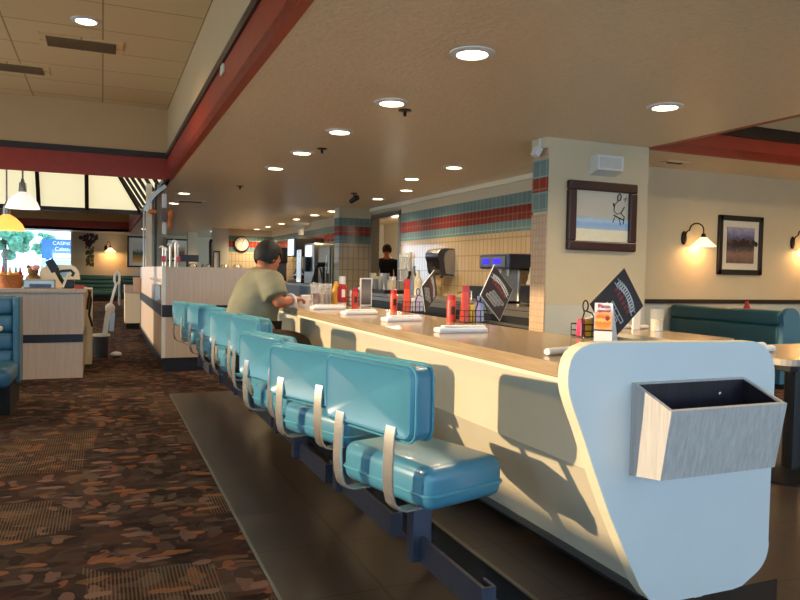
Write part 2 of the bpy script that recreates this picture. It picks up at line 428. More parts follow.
n += 1; b = B(); b.box(-3.95, -.98, YF+.05, YF+.056, .536, 2.275); wfar = struct('window_%d' % n, b, 'glass')
b = B()
for x0, x1 in ((-3.95, -3.90), (-1.02, -.98)): b.box(x0, x1, YF-.01, YF+.1, .536, 2.275)
b.box(-3.95, -.98, YF-.03, YF+.1, .50, .545); struct('window_frame', b, 'cream_edge', parent=wfar)
# column wall at the end of the kitchen line, tiled on its end
CX0, CX1, CYF = 3.64, 4.755, 5.34
S_('wall_column', 'cream', (CX0, CX1, CYF, CYF+.235, .765, SOF))
S_('wall_column_base', 'white_wall', (CX0+.002, CX1-.002, CYF+.002, CYF+.235, 0, .765))
b = B(); b.box(CX0-.012, CX0, CYF+.004, CYF+.235, 0, 1.575); struct('wall_column_tile', b, 'tile_small')
b = B(); b.box(CX0-.012, CX0, CYF+.004, CYF+.235, 2.056, 2.16); struct('trim_9', b, 'tile_small')
b = B(); b.box(CX0-.013, CX0, CYF+.004, CYF+.235, 1.90, 2.065); b.box(CX0-.013, CX0, CYF+.004, CYF+.235, 1.60, 1.775); struct('trim_10', b, 'blue_band')
b = B(); b.box(CX0-.014, CX0, CYF+.004, CYF+.235, 1.775, 1.90); struct('trim_11', b, 'red_band')
S_('trim_12', 'cream', (CX0-.03, CX0, CYF, CYF+.24, 2.16, SOF))
# long tiled kitchen wall with a doorway
TX = 4.775
KZ = [('tile', 0, 1.575), ('blue_band', 1.575, 1.715), ('red_band', 1.715, 1.895), ('blue_band', 1.895, 2.055), ('cream', 2.055, SOF)]
def kitchen_run(y0, y1, zmin=0):
    for i, (m, a, c) in enumerate(KZ):
        if c <= zmin: continue
        b = B(); b.box(TX, TX+.12, y0, y1, max(a, zmin), c)
        struct('wall_kitchen' if m == 'tile' else 'trim_kitchen', b, m)
kitchen_run(CYF+.235, 11.47)
kitchen_run(12.87, 21.6)
S_('wall_over_door', 'cream', (TX, TX+.12, 11.47, 12.87, 2.06, SOF))
S_('trim_13', 'cream_edge', (TX-.05, TX, CYF+.24, 12.87, SOF-.06, SOF))
d1 = S_('door_1', 'steel', (TX-.02, TX+.14, 11.42, 11.5, 0, 2.10), (TX-.02, TX+.14, 12.82, 12.87, 0, 2.10), (TX-.02, TX+.14, 11.42, 12.87, 2.04, 2.13))
# projecting tiled pier
PX0, PY = 4.12, 12.87
for m, a, c in (('tile_x', 0, 1.575), ('blue_band_x', 1.575, 1.715), ('red_band_x', 1.715, 1.895), ('blue_band_x', 1.895, 2.055), ('cream', 2.055, SOF)):
    b = B(); b.box(PX0, TX, PY, PY+.3, a, c); struct('wall_pier' if m == 'tile_x' else 'trim_pier', b, m)
# room behind the doorway
S_('wall_back_kitchen', 'white_wall', (6.6, 6.7, 10.0, 17.0, 0, SOF), (TX+.12, 6.6, 16.9, 17.0, 0, SOF), (TX+.12, 6.6, 10.0, 10.1, 0, SOF))
# end wall with the clock
for m, a, c in (('tile_x', 0, 1.575), ('blue_band_x', 1.575, 1.715), ('red_band_x', 1.715, 1.895), ('blue_band_x', 1.895, 2.055), ('cream', 2.055, SOF)):
    b = B(); b.box(3.46, TX, 21.6, 21.75, a, c); struct('wall_clock_end' if m == 'tile_x' else 'trim_clock_end', b, m)
S_('wall_clock_corner', 'white_wall', (3.22, 3.46, 21.5, 21.75, 0, SOF))
S_('door_2', 'dark_trim', (2.90, 2.97, 21.5, 21.58, 0, 1.86), (2.92, 2.99, 21.5, 21.58, 1.84, 1.92))
b = B()
for q in ((3.02, 3.04, .6, 1.56), (3.19, 3.21, .6, 1.56), (3.02, 3.21, 1.54, 1.58), (3.02, 3.21, .58, .62)): b.box(q[0], q[1], 21.46, 21.5, q[2], q[3])
mr = thing('tall_mirror', 'tall narrow dark framed mirror on the pale wall left of the clock', 'mirror', (3.11, 21.5, .58)); b.build('frame', 'dark_trim', mr)
B().box(3.03, 3.20, 21.485, 21.5, .6, 1.56).build('glass', 'white', mr)
S_('wall_clock_side', 'white_wall', (3.0, 3.22, 21.502, 21.75, 0, SOF))
S_('wall_pilaster', 'cream', (2.62, 2.92, 24.5, 24.8, 0, SOF))
S_('wall_far_wainscot', 'green_vinyl', (-.95, 3.2, 27.36, 27.5, 0, .75))

# skylight coffer: slanted panes in dark frames
SKY = thing('skylight', 'dark framed skylight coffer with slanted cream panes beyond the red cross beam', 'skylight', (-1.5, 16.9, SOF))
xs = [.80] + [-.31 - .93*k for k in range(4)] + [XL+.02]
yb, yt, zb, zt = 16.95, 16.35, SOF+.04, 3.1
rx0, rx1 = .80, .28
fr = B()
for i in range(len(xs)-1):
    xa, xb = xs[i], xs[i+1]; ta = rx1 if i == 0 else xa
    B().quad((xa, yb, zb), (xb, yb, zb), (xb, yt, zt), (ta, yt, zt)).build('pane', 'skypane', SKY)
    fr.tube([(xa, yb-.02, zb), (ta, yt-.02, zt)], .055, 4)
ys = [16.95] + [16.1 - .95*k for k in range(6)] + [CY+.12]
for i in range(len(ys)-1):
    ya, yc = ys[i], ys[i+1]; ta = yt if i == 0 else ya
    B().quad((rx0, ya, zb), (rx1, ta, zt), (rx1, yc, zt), (rx0, yc, zb)).build('pane', 'skypane', SKY)
    fr.tube([(rx0-.02, ya, zb), (rx1-.02, ta, zt)], .055, 4)
fr.box(XL+.02, .82, 16.93, 17.06, SOF-.03, SOF+.06); fr.box(.78, .82, CY+.1, 17.06, SOF-.02, SOF+.05)
fr.box(XL+.02, rx1, yt-.05, yt+.02, zt-.02, zt+.05)
fr.build('frame', 'dark_trim', SKY)

# ------------------------------------------------------------------ ceiling fittings
def downlight():
    t = thing('recessed_ceiling_light', 'x', 'ceiling light', (0, 0, 0), 'recessed ceiling lights')
    B().lathe((0, 0, 0), [(.085, -.003), (.088, -.014), (.125, -.006), (.127, 0.0), (.085, -.0)], 28).build('trim_ring', 'white', t, smooth=True)
    B().lathe((0, 0, 0), [(0, -.012), (.05, -.0115), (.086, -.006)], 24).build('lamp', 'lamp_on', t)
    return t
D0 = downlight()
ords = ['nearest', 'second', 'third', 'fourth', 'fifth', 'sixth', 'seventh', 'eighth', 'ninth', 'tenth']
rowA = [(1.9, 2.31), (1.89, 3.544), (1.92, 4.806), (1.91, 6.0), (1.90, 7.235), (1.905, 8.47)]
rowB = [(3.71, 4.02), (3.71, 7.335), (3.69, 8.49)]
rowC = [(4.128, 9.69), (4.19, 11.04), (4.26, 13.8), (4.22, 14.94), (4.2, 16.39), (4.25, 18.14), (4.23, 19.65), (4.21, 21.05)]
rowD = [(1.214, 11.99), (1.23, 13.9), (1.19, 23.39)]
first = True
def put_light(x, y, z, label):
    global first
    if first: D0.location = (x, y, z); D0['label'] = label; first = False
    else: dup(D0, (x, y, z), 0, label)
    ld = bpy.data.lights.new('ceiling_lamp', 'SPOT'); ld.energy = LAMP * (3.0 if y > 20 else 1.0); ld.color = (1, .77, .48); ld.spot_size = math.radians(150); ld.spot_blend = .8; ld.shadow_soft_size = .08
    lo = bpy.data.objects.new('ceiling_lamp', ld); C.objects.link(lo); lo.location = (x, y, z-.03)
LAMP = 30
for i, (x, y) in enumerate(rowA): put_light(x, y, SOF, 'round recessed ceiling light, %s in the row running above the front edge of the counter' % ords[i])
for i, (x, y) in enumerate(rowB): put_light(x, y, SOF, ['round recessed ceiling light above the framed picture column near the red beam', 'round recessed ceiling light ahead of the near end of the tiled kitchen wall', 'round recessed ceiling light above the paper towel dispenser, second of the kitchen side'][i])
for i, (x, y) in enumerate(rowC): put_light(x, y, SOF, 'small round recessed ceiling light, %s in the far row along the tiled kitchen wall' % ords[i])
for i, (x, y) in enumerate(rowD): put_light(x, y, SOF, ['round recessed ceiling light right of the red beam corner, nearer of the pair', 'round recessed ceiling light right of the white post, farther of the pair', 'small recessed ceiling light just left of the white post'][i])
put_light(3.22, 23.1, SOF, 'small recessed ceiling light by the far pale pilaster left of the clock')
put_light(-.139, 6.986, 3.205, 'round recessed light in the raised panelled ceiling at upper left')
def sprinkler(x, y, label):
    o = B().lathe((x, y, SOF), [(0, -.05), (.012, -.048), (.012, -.012), (.05, -.008), (.05, 0)], 14).build('fire_sprinkler', 'bronze', None, (x, y, SOF))
    tag(o, label, 'sprinkler', 'ceiling sprinklers')
sprinkler(2.098, 4.982, 'dark fire sprinkler on the ceiling right behind the third light of the front row')
sprinkler(2.018, 6.903, 'dark fire sprinkler on the ceiling behind the fourth light of the front row')
sprinkler(1.851, 10.536, 'dark fire sprinkler on the ceiling midway above the seated man')
cam_ = thing('security_camera', 'small black ceiling camera hanging before the tiled pier', 'camera', (3.588, 10.487, SOF))
B().cyl((3.588, 10.487, SOF), (3.588, 10.487, SOF-.015), .05, .05).build('mount', 'black', cam_)
B().cyl((3.588, 10.487, SOF-.015), (3.588, 10.487, SOF-.07), .012).build('stem', 'black', cam_)
B().cyl((3.62, 10.42, SOF-.07), (3.56, 10.55, SOF-.13), .045, .035).build('body', 'black', cam_)
def vent(loc, sx, sy, label, slats, slat='vent_brown'):
    t = thing('air_vent', label, 'vent', loc, 'ceiling air vents'); x, y, z = loc
    b = B(); b.box(x-sx/2, x+sx/2, y-sy/2, y+sy/2, z-.012, z); b.build('frame', 'upceil' if z > 3 else 'ceiling', t)
    b = B(); b.box(x-sx/2+.06, x+sx/2-.06, y-sy/2+.05, y+sy/2-.05, z-.015, z-.008); b.build('backing', 'dark_trim', t)
    b = B(); k = int(slats)
    for i in range(k):
        yy = y-sy/2+.06+(sy-.12)*i/(k-1); b.box(x-sx/2+.06, x+sx/2-.06, yy-.012, yy+.004, z-.022, z-.014)
    b.build('slats', slat, t)
vent((-.19, 7.72, 3.205), .74, .42, 'wide square edged air vent beside the recessed light in the panelled ceiling', 9)
vent((-.95, 8.95, 3.205), .8, .4, 'dark air vent in the panelled ceiling at the left picture edge', 9)
vent((1.46, 13.32, SOF), .5, .22, 'long dark slot vent on the ceiling beside the pair of lights', 4, 'dark_trim')
vent((5.55, 5.85, SOF), .30, .14, 'small dark air vent under the low ceiling right of the column', 4)
o = B().box(BX-.02, BX, 5.35, 5.47, 2.46, 2.53, .004).build('beam_sensor', 'cream_edge', None, (BX-.01, 5.41, 2.46)); tag(o, 'tiny pale sensor box fixed on the long red beam', 'sensor')

# ------------------------------------------------------------------ counter
ct = thing('lunch_counter', 'long cream fronted lunch counter with a sloping front face', 'counter', (1.3, 4.4, .09))
B().prism([(1.21, .755), (1.21, .50), (1.392, .145), (1.42, .145), (1.24, .50), (1.24, .755)], 'y', 1.549, 6.42).build('front_panel', 'front_lam', ct)
B().prism([(1.380, .163), (1.396, .128), (1.42, .128), (1.405, .163)], 'y', 1.549, 6.42).build('metal_strip', 'grey_trim', ct)
B().box(1.44, 1.60, 1.60, 6.42, .0905, .735).build('kick_box', 'void', ct)
B().box(1.60, 1.63, 1.549, 6.42, .09, .754).build('back_panel', 'white_lam', ct)
B().box(1.103, 1.13, 1.549, 6.42, .744, .7545).build('edge_strip', 'cream_edge', ct)
top = B(); top.box(1.10, 1.645, 1.549, 6.42, .755, .795, .003, 1)
tag(top.build('countertop', 'top_wood', None, (1.37, 4.4, .755)), 'long tan wood grain worktop of the lunch counter', 'countertop')
# end panel: rounded slanted outline
pa = [(1.355, .180), (1.30, .282), (1.243, .394), (1.19, .515), (1.148, .618), (1.118, .685), (1.106, .718), (1.101, .742), (1.100, .762), (1.102, .782), (1.108, .806), (1.120, .824), (1.140, .838), (1.166, .846), (1.20, .849)]
pa += [(1.72, .842)] + arc(1.735, .742, .10, 85, 0, 8) + [(1.835, .25)] + arc(1.745, .235, .092, 0, -62, 7) + [(1.735, .125), (1.70, .120), (1.46, .120)] + [(1.425, .122), (1.402, .130), (1.386, .142)]
pa = [(x, z) for x, z in pa]
ep = thing('end_panel', 'big pale rounded end panel closing the near end of the counter', 'panel', (1.5, 1.526, .12))
cx, cz = 1.5, .5
B().prism(pa, 'y', 1.503, 1.548).build('board', 'white_lam', ep)
rim = B(); L_ = len(pa)
out = [(x + (x-cx)*.0035, z + (z-cz)*.0035) for x, z in pa]
for i in range(L_):
    j = (i+1) % L_
    q = [(out[i][0], 1.5045, out[i][1]), (out[j][0], 1.5045, out[j][1]), (out[j][0], 1.5465, out[j][1]), (out[i][0], 1.5465, out[i][1])]
    q2 = [(pa[i][0], 1.5045, pa[i][1]), (pa[j][0], 1.5045, pa[j][1]), (pa[j][0], 1.5465, pa[j][1]), (pa[i][0], 1.5465, pa[i][1])]
    rim.quad(*q); rim.quad(q[0], q[1], q2[1], q2[0]); rim.quad(q[3], q[2], q2[2], q2[3])
rim.build('edge_band', 'cream_edge', ep)
# open menu pocket on the end panel
mb = thing('menu_pocket', 'open grey wood grain pocket box fixed on the pale end panel', 'box', (1.506, 1.43, .50))
x0, x1 = 1.305, 1.708
F = [(1.357, .690), (1.388, .508)]; K = [(1.502, .742), (1.502, .492)]
def side(x, th):
    return B().prism([(F[0][0]+.0112, F[0][1]+.003), (F[1][0]+.0112, F[1][1]-.001), K[1], K[0]], 'x', x, x+th)
side(x0, .012).build('side_panel', 'box_wood', mb); side(x1-.012, .012).build('side_panel', 'box_wood', mb)
B().prism([F[0], F[1], (F[1][0]+.011, F[1][1]), (F[0][0]+.011, F[0][1]+.003)], 'x', x0, x1).build('front_panel', 'box_wood', mb)
B().prism([(1.491, .738), (1.491, .495), (1.5025, .492), (1.5025, .742)], 'x', x0+.012, x1-.012).build('back_panel', 'box_wood', mb)
B().prism([(F[1][0]+.011, .5095), (1.491, .496), (1.491, .508), (F[1][0]+.010, .520)], 'x', x0+.012, x1-.012).build('bottom_panel', 'box_wood', mb)
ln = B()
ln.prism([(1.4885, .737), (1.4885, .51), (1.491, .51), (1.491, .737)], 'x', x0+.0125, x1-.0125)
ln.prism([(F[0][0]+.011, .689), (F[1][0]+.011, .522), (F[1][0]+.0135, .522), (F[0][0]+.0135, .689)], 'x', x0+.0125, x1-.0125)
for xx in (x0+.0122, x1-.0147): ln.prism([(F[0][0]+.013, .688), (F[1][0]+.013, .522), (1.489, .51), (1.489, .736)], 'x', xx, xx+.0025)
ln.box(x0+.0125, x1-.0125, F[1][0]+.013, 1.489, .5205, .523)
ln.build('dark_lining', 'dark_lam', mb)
o = B().lathe((1.605, 1.4885, .70), [(0, -.002), (.004, -.0015), (.005, 0)], 10, (0, 1, 0)).build('screw_head', 'chrome', mb)

# ------------------------------------------------------------------ stools
def make_stool():
    t = thing('counter_stool', 'x', 'stool', (0, 0, 0), 'teal vinyl counter stools')
    b = B(); b.box(-.15, .15, -.2135, .2135, .362, .484, .035, 4)
    for v in b.bm.verts:
        if v.co.z > .45: v.co.z += .018*max(0, 1-(v.co.x/.15)**2)*max(0, 1-(v.co.y/.2135)**2)
    st_ = b.build('seat', 'teal', t, smooth=50)
    loop = []
    for (cx_, cy_, a0) in ((.118, .182, 0), (-.118, .182, 90), (-.118, -.182, 180), (.118, -.182, 270)):
        for i in range(6):
            a = math.radians(a0+18*i); loop.append((cx_+.0335*math.cos(a), cy_+.0335*math.sin(a), .408))
    B().tube(loop, .0045, 6, True).build('piping', 'teal_pipe', st_, smooth=True)
    # backrest: cushion with rounded corners standing on edge
    def rr(w, h, r, k=5):
        p = []
        for (sx, sz, a0) in ((1, 1, 0), (-1, 1, 90), (-1, -1, 180), (1, -1, 270)):
            for i in range(k+1):
                a = math.radians(a0+90*i/k); p.append((sx*(w/2-r)+r*math.cos(a), sz*(h/2-r)+r*math.sin(a)))
        return p
    zc, hh = .668, .205
    b = B(); prof = [(-.212, .88), (-.217, .93), (-.21, .985), (-.2, 1.0), (-.150, 1.0), (-.140, .985), (-.132, .93), (-.130, .86)]
    rings = []
    for x, s in prof:
        d = (1-s)*.13
        rings.append([b.bm.verts.new((x, y, zc+z)) for y, z in rr(.431-2*d, hh-2*d, max(.008, .034-d*.6))])
    k = len(rings[0])
    for A_, B_ in zip(rings, rings[1:]):
        for i in range(k): b.bm.faces.new((A_[i], A_[(i+1) % k], B_[(i+1) % k], B_[i]))
    for rg, x in ((rings[0], -.222), (rings[-1], -.122)):
        c = b.bm.verts.new((x, 0, zc))
        for i in range(k): b.bm.faces.new((rg[i], rg[(i+1) % k], c))
    bk = b.build('backrest', 'teal', t, smooth=60)
    for x in (-.204, -.146):
        B().tube([(x, y, zc+z) for y, z in rr(.436, hh+.005, .036)], .0042, 6, True).build('piping', 'teal_pipe', bk, smooth=True)
    for y in (-.125, .125):
        B().ribbon([(-.214, y, .600), (-.219, y, .575), (-.222, y, .53), (-.224, y, .47), (-.221, y, .42), (-.211, y, .385), (-.195, y, .367), (-.17, y, .358), (-.08, y, .358)], (0, 1, 0), .042, .006).build('back_strap', 'chrome', t, smooth=40)
    B().box(-.033, .033, -.024, .024, .136, .36, .004, 1).build('post', 'dull_steel', t)
    b = B(); b.box(-.006, .006, -.40, .03, .136, .215)
    b.box(-.006, .036, -.408, -.40, .136, .215); b.box(.028, .036, -.40, -.35, .136, .215)
    b.build('foot_bar', 'dull_steel', t)
    b = B(); b.ribbon([(.032, -.375, .145), (.19, -.375, .012)], (0, 1, 0), .04, .012); b.box(.155, .225, -.41, -.34, .0045, .012); b.build('floor_bracket', 'dull_steel', t)
    return t
ST = make_stool()
stools = [(.909, 1.981, 15.8, 0), (.902, 2.73, 21, -.045), (.87, 3.282, 15, -.045), (.903, 3.826, 9, 0), (.891, 4.491, 13.5, -.015), (.897, 5.093, 15.7, -.015), (.88, 5.67, 14, -.02), (.845, 6.68, 9, -.05)]
barl = [.40, .54, .44, .44, .52, .48, .44, .50]
slab_ = ['teal counter stool nearest the camera, before the pale end panel', 'second teal counter stool from the camera, its backrest streaked by shadows', 'third teal counter stool from the camera, low backrest', 'fourth teal counter stool from the camera, in front of the seated man',
         'teal counter stool the man in the olive shirt sits on', 'sixth teal counter stool, just past the seated man', 'seventh teal counter stool, mostly hidden behind the nearer backrests', 'farthest teal counter stool against the low dividing wall']
for i, (x, y, a, dz) in enumerate(stools):
    s = ST if i == 0 else dup(ST, (0, 0, 0))
    s.location = (x, y, 0); s.rotation_euler = (0, 0, 0); s['label'] = slab_[i]
    for ch in s.children:
        nm = ch.name.split('.')[0]
        if nm == 'foot_bar': ch.scale.y = barl[i]/.40
        if nm == 'floor_bracket': ch.location.y = -(barl[i]-.40)
        if nm in ('post', 'foot_bar', 'floor_bracket'): continue
        ch.rotation_euler = (0, 0, math.radians(a))
        if nm.startswith('backrest'): ch.location.z = dz

# ------------------------------------------------------------------ low dividing wall
hw = thing('dividing_wall', 'low pale laminate dividing wall with a dark band beyond the stools', 'low wall', (1.2, 7.45, 0))
hx = .55
b = B(); b.box(hx, 1.66, 7.38, 7.5, .139, 1.045); b.build('front_panel', 'laminate', hw)
b = B(); b.box(hx, hx+.12, 7.5, 11.8, .139, 1.045); b.build('side_panel', 'laminate', hw)
b = B(); b.box(hx-.002, 1.66, 7.376, 7.38, .546, .664); b.box(hx-.004, hx, 7.376, 11.8, .546, .664); b.build('dark_band', 'stripe', hw)
b = B(); b.box(hx+.02, 1.66, 7.40, 7.5, 0, .139); b.box(hx+.02, hx+.12, 7.5, 11.78, 0, .139); b.build('base', 'stripe', hw)
b = B(); b.box(hx-.006, hx+.03, 7.372, 7.378, .139, .544); b.box(hx-.006, hx+.03, 7.372, 7.378, .666, 1.05); b.box(hx-.006, hx-.001, 7.378, 7.41, .139, 1.05); b.build('corner_trim', 'white', hw)
b = B(); b.box(hx-.008, hx, 7.376, 11.8, .125, .150); b.build('base_trim', 'grey_trim', hw)
rk = thing('wall_rack', 'grey steel box rack on the near left side of the dividing wall', 'rack', (.51, 7.7, .70))
b = B(); b.box(.485, .545, 7.50, 7.95, .70, .86, .006); b.build('box', 'steel', rk)
b = B(); b.tube([(.54, 7.48, .90), (.49, 7.48, .91), (.47, 7.6, .92), (.47, 7.9, .92), (.54, 7.95, .92)], .009, 8); b.build('rail', 'chrome', rk, smooth=True)
# upright chrome rods on the wall end
for i, (x, y, h) in enumerate(((.565, 7.5, .17), (.60, 7.62, .16), (.64, 7.56, .20), (.685, 7.5, .23), (.72, 7.66, .20))):
    t = thing('chrome_syrup_dispenser', 'tall chrome cylinder with white lid, %s at the dividing wall end' % ['leftmost of five', 'second from left', 'middle of five', 'second from right', 'rightmost of five'][i], 'dispenser', (x, y, 1.045), 'chrome cylinders on the wall end')
    B().lathe((x, y, 1.045), [(0, 0), (.012, 0), (.012, h), (0, h)], 14).build('body', 'steel', t, smooth=True)
    b = B(); b.lathe((x, y, 1.045+h), [(.013, 0), (.015, .015), (.01, .03), (0, .032)], 12); b.tube([(x, y, 1.045+h+.03), (x-.02, y, 1.045+h+.035), (x-.035, y, 1.045+h+.015)], .006, 6)
    b.build('lid', 'paper', t, smooth=True)
    if i in (0, 4): B().box(x-.022, x+.022, y-.03, y-.019, 1.09, 1.15).build('red_tag', 'red_plastic', t)
t = thing('display_post', 'white square post with dark edge rising from the dividing wall to the ceiling', 'post', (.62, 11.0, 1.045))
B().box(.585, .665, 10.96, 11.04, 1.045, SOF).build('white_post', 'cream_edge', t)
B().box(.70, .735, 10.96, 11.0, 1.045, SOF).build('dark_edge', 'dark_trim', t)
B().tube([(.555, 10.93, 1.045), (.555, 10.93, 1.85)], .012, 8).build('side_rod', 'white', t)
def mv(x, y, z): return ((x-.115)*1.39, 10.30+(y-7.8), H+(z-H)*1.39)
t = thing('hanging_mobile', 'hanging paper mobile with grey curved band and orange and white pieces', 'decoration', mv(.6, 7.78, 1.2))
b = B(); b.ribbon([mv(*p) for p in ((.50, 7.80, 1.58), (.53, 7.80, 1.66), (.58, 7.80, 1.74), (.64, 7.80, 1.80), (.69, 7.80, 1.84))], (0, 1, 0), .05, .05); b.build('curved_band', 'steel', t)
def card(x0, x1, z0, z1, nm, m):
    p, q = mv(x0, 7.77, z0), mv(x1, 7.80, z1); B().box(p[0], q[0], p[1], q[1], p[2], q[2], .006).build(nm, m, t)
card(.655, .70, 1.62, 1.76, 'upper_card', 'white'); card(.655, .70, 1.50, 1.60, 'purple_card', plain('dusty_purple_card', '#6d5c70', .7)); card(.66, .70, 1.36, 1.48, 'lower_card', 'white')
oc = plain('orange_card', '#d07a3c', .7)
for p, r_, sc_ in (((.735, 7.79, 1.56), .055, (.8, .4, 1.3)), ((.728, 7.79, 1.47), .04, (.7, .4, 1.9)), ((.57, 7.80, 1.58), .042, (1.4, .4, .8))):
    B().ball(mv(*p), r_, sc_).build('orange_piece', oc, t, smooth=True)
b = B(); p = mv(.678, 7.785, 1.36); b.tube([(p[0], p[1], SOF), p], .004, 5); b.build('cord', 'black', t)
# things behind the wall
t = thing('monitor', 'black flat monitor seen from behind just over the dividing wall', 'monitor', (.95, 8.6, 1.04))
B().box(.80, 1.04, 8.58, 8.62, 1.11, 1.19, .006).build('screen', 'black', t)
B().box(.90, .93, 8.59, 8.61, .80, 1.11).build('stand', 'black', t)
sh = tag(B().box(.7, 1.6, 7.9, 9.0, .78, .80).build('service_shelf', 'top_wood', None, (1.4, 8.4, .78)), 'service shelf standing hidden behind the low dividing wall', 'shelf')
b = B()
for x in (.72, 1.54):
    for y in (7.92, 8.96): b.box(x, x+.04, y, y+.04, 0, .78)
b.build('leg_frame', 'steel', sh, (1.4, 8.4, .78))
for i, x in enumerate((.93, 1.07, 1.28, 1.42)):
    o = B().lathe((x, 8.2, .80), [(0, 0), (.05, 0), (.055, .2), (.05, .26), (.035, .285), (0, .29)], 16).build('glass_dome', 'clear' if i < 2 else 'steel', None, (x, 8.2, .80), smooth=True)
    tag(o, ['first clear lidded jar peeking over the low wall under the monitor', 'second clear lidded jar peeking over the low wall, right of the monitor', 'third lidded canister peeking over the low wall', 'fourth lidded canister peeking over the low wall, next to the seated man'][i], 'jar', 'jars behind the low wall')

# ------------------------------------------------------------------ register counter, left
rc = thing('register_counter', 'pale laminate register counter with a dark band at the far left', 'counter', (-.6, 7.9, 0))
B().box(-1.9, -.163, 7.19, 8.0, 0, .784).build('body', 'laminate', rc)
B().box(-1.93, -.14, 7.165, 8.0, .784, .821, .004).build('top', 'laminate', rc)
b = B(); b.box(-1.9, -.160, 7.186, 7.19, .33, .404); b.box(-.163, -.160, 7.186, 8.0, .33, .404); b.build('dark_band', 'stripe', rc)
B().box(-1.9, -.095, 8.0, 8.55, .02, .80).build('rear_body', 'cream', rc)
b = B(); b.tube([(-.12, 7.6, .80), (-.10, 7.7, .70), (-.12, 7.8, .55), (-.09, 7.95, .42)], .012, 6); b.tube([(-.10, 7.3, .80), (-.12, 7.4, .72), (-.13, 7.5, .62)], .012, 6); b.build('cables', 'black', rc, smooth=True)
t = thing('printer', 'low grey receipt printer on the register counter', 'printer', (-.52, 7.35, .821))
B().box(-.66, -.40, 7.28, 7.45, .821, .90, .008).build('body', 'steel', t); B().box(-.61, -.43, 7.272, 7.282, .83, .862).build('front', 'dull_steel', t); B().box(-.63, -.42, 7.3, 7.43, .90, .905).build('lid', 'white', t)
t = thing('card_terminal', 'black card terminal on a tilted arm beside the printer', 'card terminal', (-.35, 7.35, .821))
B().tube([(-.30, 7.38, .821), (-.35, 7.36, .90), (-.40, 7.34, 1.0)], .018, 8).build('arm', 'black', t)
B().obox((-.425, 7.33, 1.03), (.075, .03, .12), (0, -.5, 0), .008).build('keypad', 'black', t)
b = B(); b.ribbon([(-.40, 7.34, .97), (-.33, 7.34, .985), (-.27, 7.34, .99), (-.245, 7.34, .965), (-.26, 7.34, .935)], (0, 1, 0), .06, .025); b.build('handset', 'black', t)
B().box(-.34, -.24, 7.30, 7.42, .821, .90, .01).build('base', 'black', t)
b = B(); b.obox((-.31, 7.25, .90), (.02, .012, .14), (0, .35, 0)); b.build('stylus', 'cream_edge', t)
o = tag(B().box(-.235, -.155, 7.22, 7.38, .821, .848, .003).build('red_box', plain('red_card_box', '#b9453c', .6), None, (-.2, 7.3, .821)), 'flat red box on the right end of the register counter', 'box')
t = thing('basket', 'orange wicker basket of small goods at the left picture edge', 'basket', (-.76, 7.3, .821))
B().lathe((-.77, 7.32, .821), [(0, 0), (.09, 0), (.115, .12), (.105, .12), (.085, .01)], 20).build('bowl', 'basket', t, smooth=True)
b = B(); [b.ball((-.77+dx, 7.3+dy, .94), .028) for dx, dy in ((-.06, 0), (0, .03), (.05, -.02), (.01, -.05))]; b.build('packets', 'yellow', t, smooth=True)
t = thing('plush_toy', 'small brown plush toy with pink bow behind the basket', 'toy', (-.60, 7.55, .821))
b = B(); b.ball((-.60, 7.55, .89), .07); b.ball((-.60, 7.54, .98), .05); b.ball((-.64, 7.54, 1.015), .02); b.ball((-.56, 7.54, 1.015), .02); b.build('body', 'bag_brown', t, smooth=True)
b = B(); b.ball((-.575, 7.49, 1.01), .036, (1, .5, .8)); b.build('bow', plain('pink_cloth', '#d69a94', .8), t, smooth=True)
for i, (x, m) in enumerate(((-.86, 'red_plastic'), (-.80, 'yellow'), (-.75, 'leaf'), (-.715, 'red_plastic'))):
    o = B().lathe((x, 7.6, .821), [(0, 0), (.02, 0), (.021, .13), (.009, .16), (.009, .19), (0, .19)], 12).build('sauce_bottle', m, None, (x, 7.6, .821), smooth=True)
    tag(o, ['red sauce bottle farthest left on the register counter', 'yellow sauce bottle on the register counter by the window', 'green capped sauce bottle on the register counter by the window', 'red sauce bottle nearest the plush toy'][i], 'bottle', 'sauce bottles on the register counter')
t = thing('register_screen', 'large cream rounded back of a register screen with a blue picture', 'screen', (-.3, 7.75, .821))
B().prism([(-.56, .90), (-.20, .90), (-.215, .985)] + [(-.24, 1.02), (-.28, 1.04), (-.45, 1.045), (-.52, 1.02), (-.56, .97)], 'y', 7.72, 7.76).build('shell', 'cream_edge', t)
B().box(-.39, -.30, 7.715, 7.722, .92, .99).build('picture', 'sign_pale', t); B().box(-.44, -.32, 7.72, 7.8, .821, .90).build('foot', 'cream_edge', t)

# booth at left edge
lb = thing('booth', 'steel blue channelled booth bench at the left picture edge', 'booth', (-1.2, 5.9, 0))
b = B()
for i in range(4): b.box(-1.9, -.60, 5.93, 6.06, .27+.13*i, .40+.13*i, .03, 3)
b.build('backrest', 'blue_vinyl', lb, smooth=50)
B().box(-.60, -.553, 5.86, 6.10, .16, .795, .015).build('end_panel', 'blue_vinyl', lb)
B().box(-1.9, -.58, 6.0, 6.14, .16, .80, .02).build('back_shell', 'blue_vinyl', lb)
B().box(-1.9, -.565, 5.42, 5.95, .19, .33, .05, 4).build('seat', 'blue_vinyl', lb, smooth=50)
B().box(-1.9, -.58, 5.50, 6.1, 0, .19).build('plinth', 'void', lb)
t = thing('booth_table', 'corner of a pale laminate table before the blue booth at the left edge', 'table', (-1.3, 5.1, 0))
B().box(-1.9, -.61, 4.75, 5.4, .588, .62, .01).build('tabletop', 'cream_edge', t); B().cyl((-1.3, 5.1, .02), (-1.3, 5.1, .59), .05).build('pedestal', 'black', t); B().cyl((-1.3, 5.1, 0), (-1.3, 5.1, .03), .25).build('foot', 'black', t)
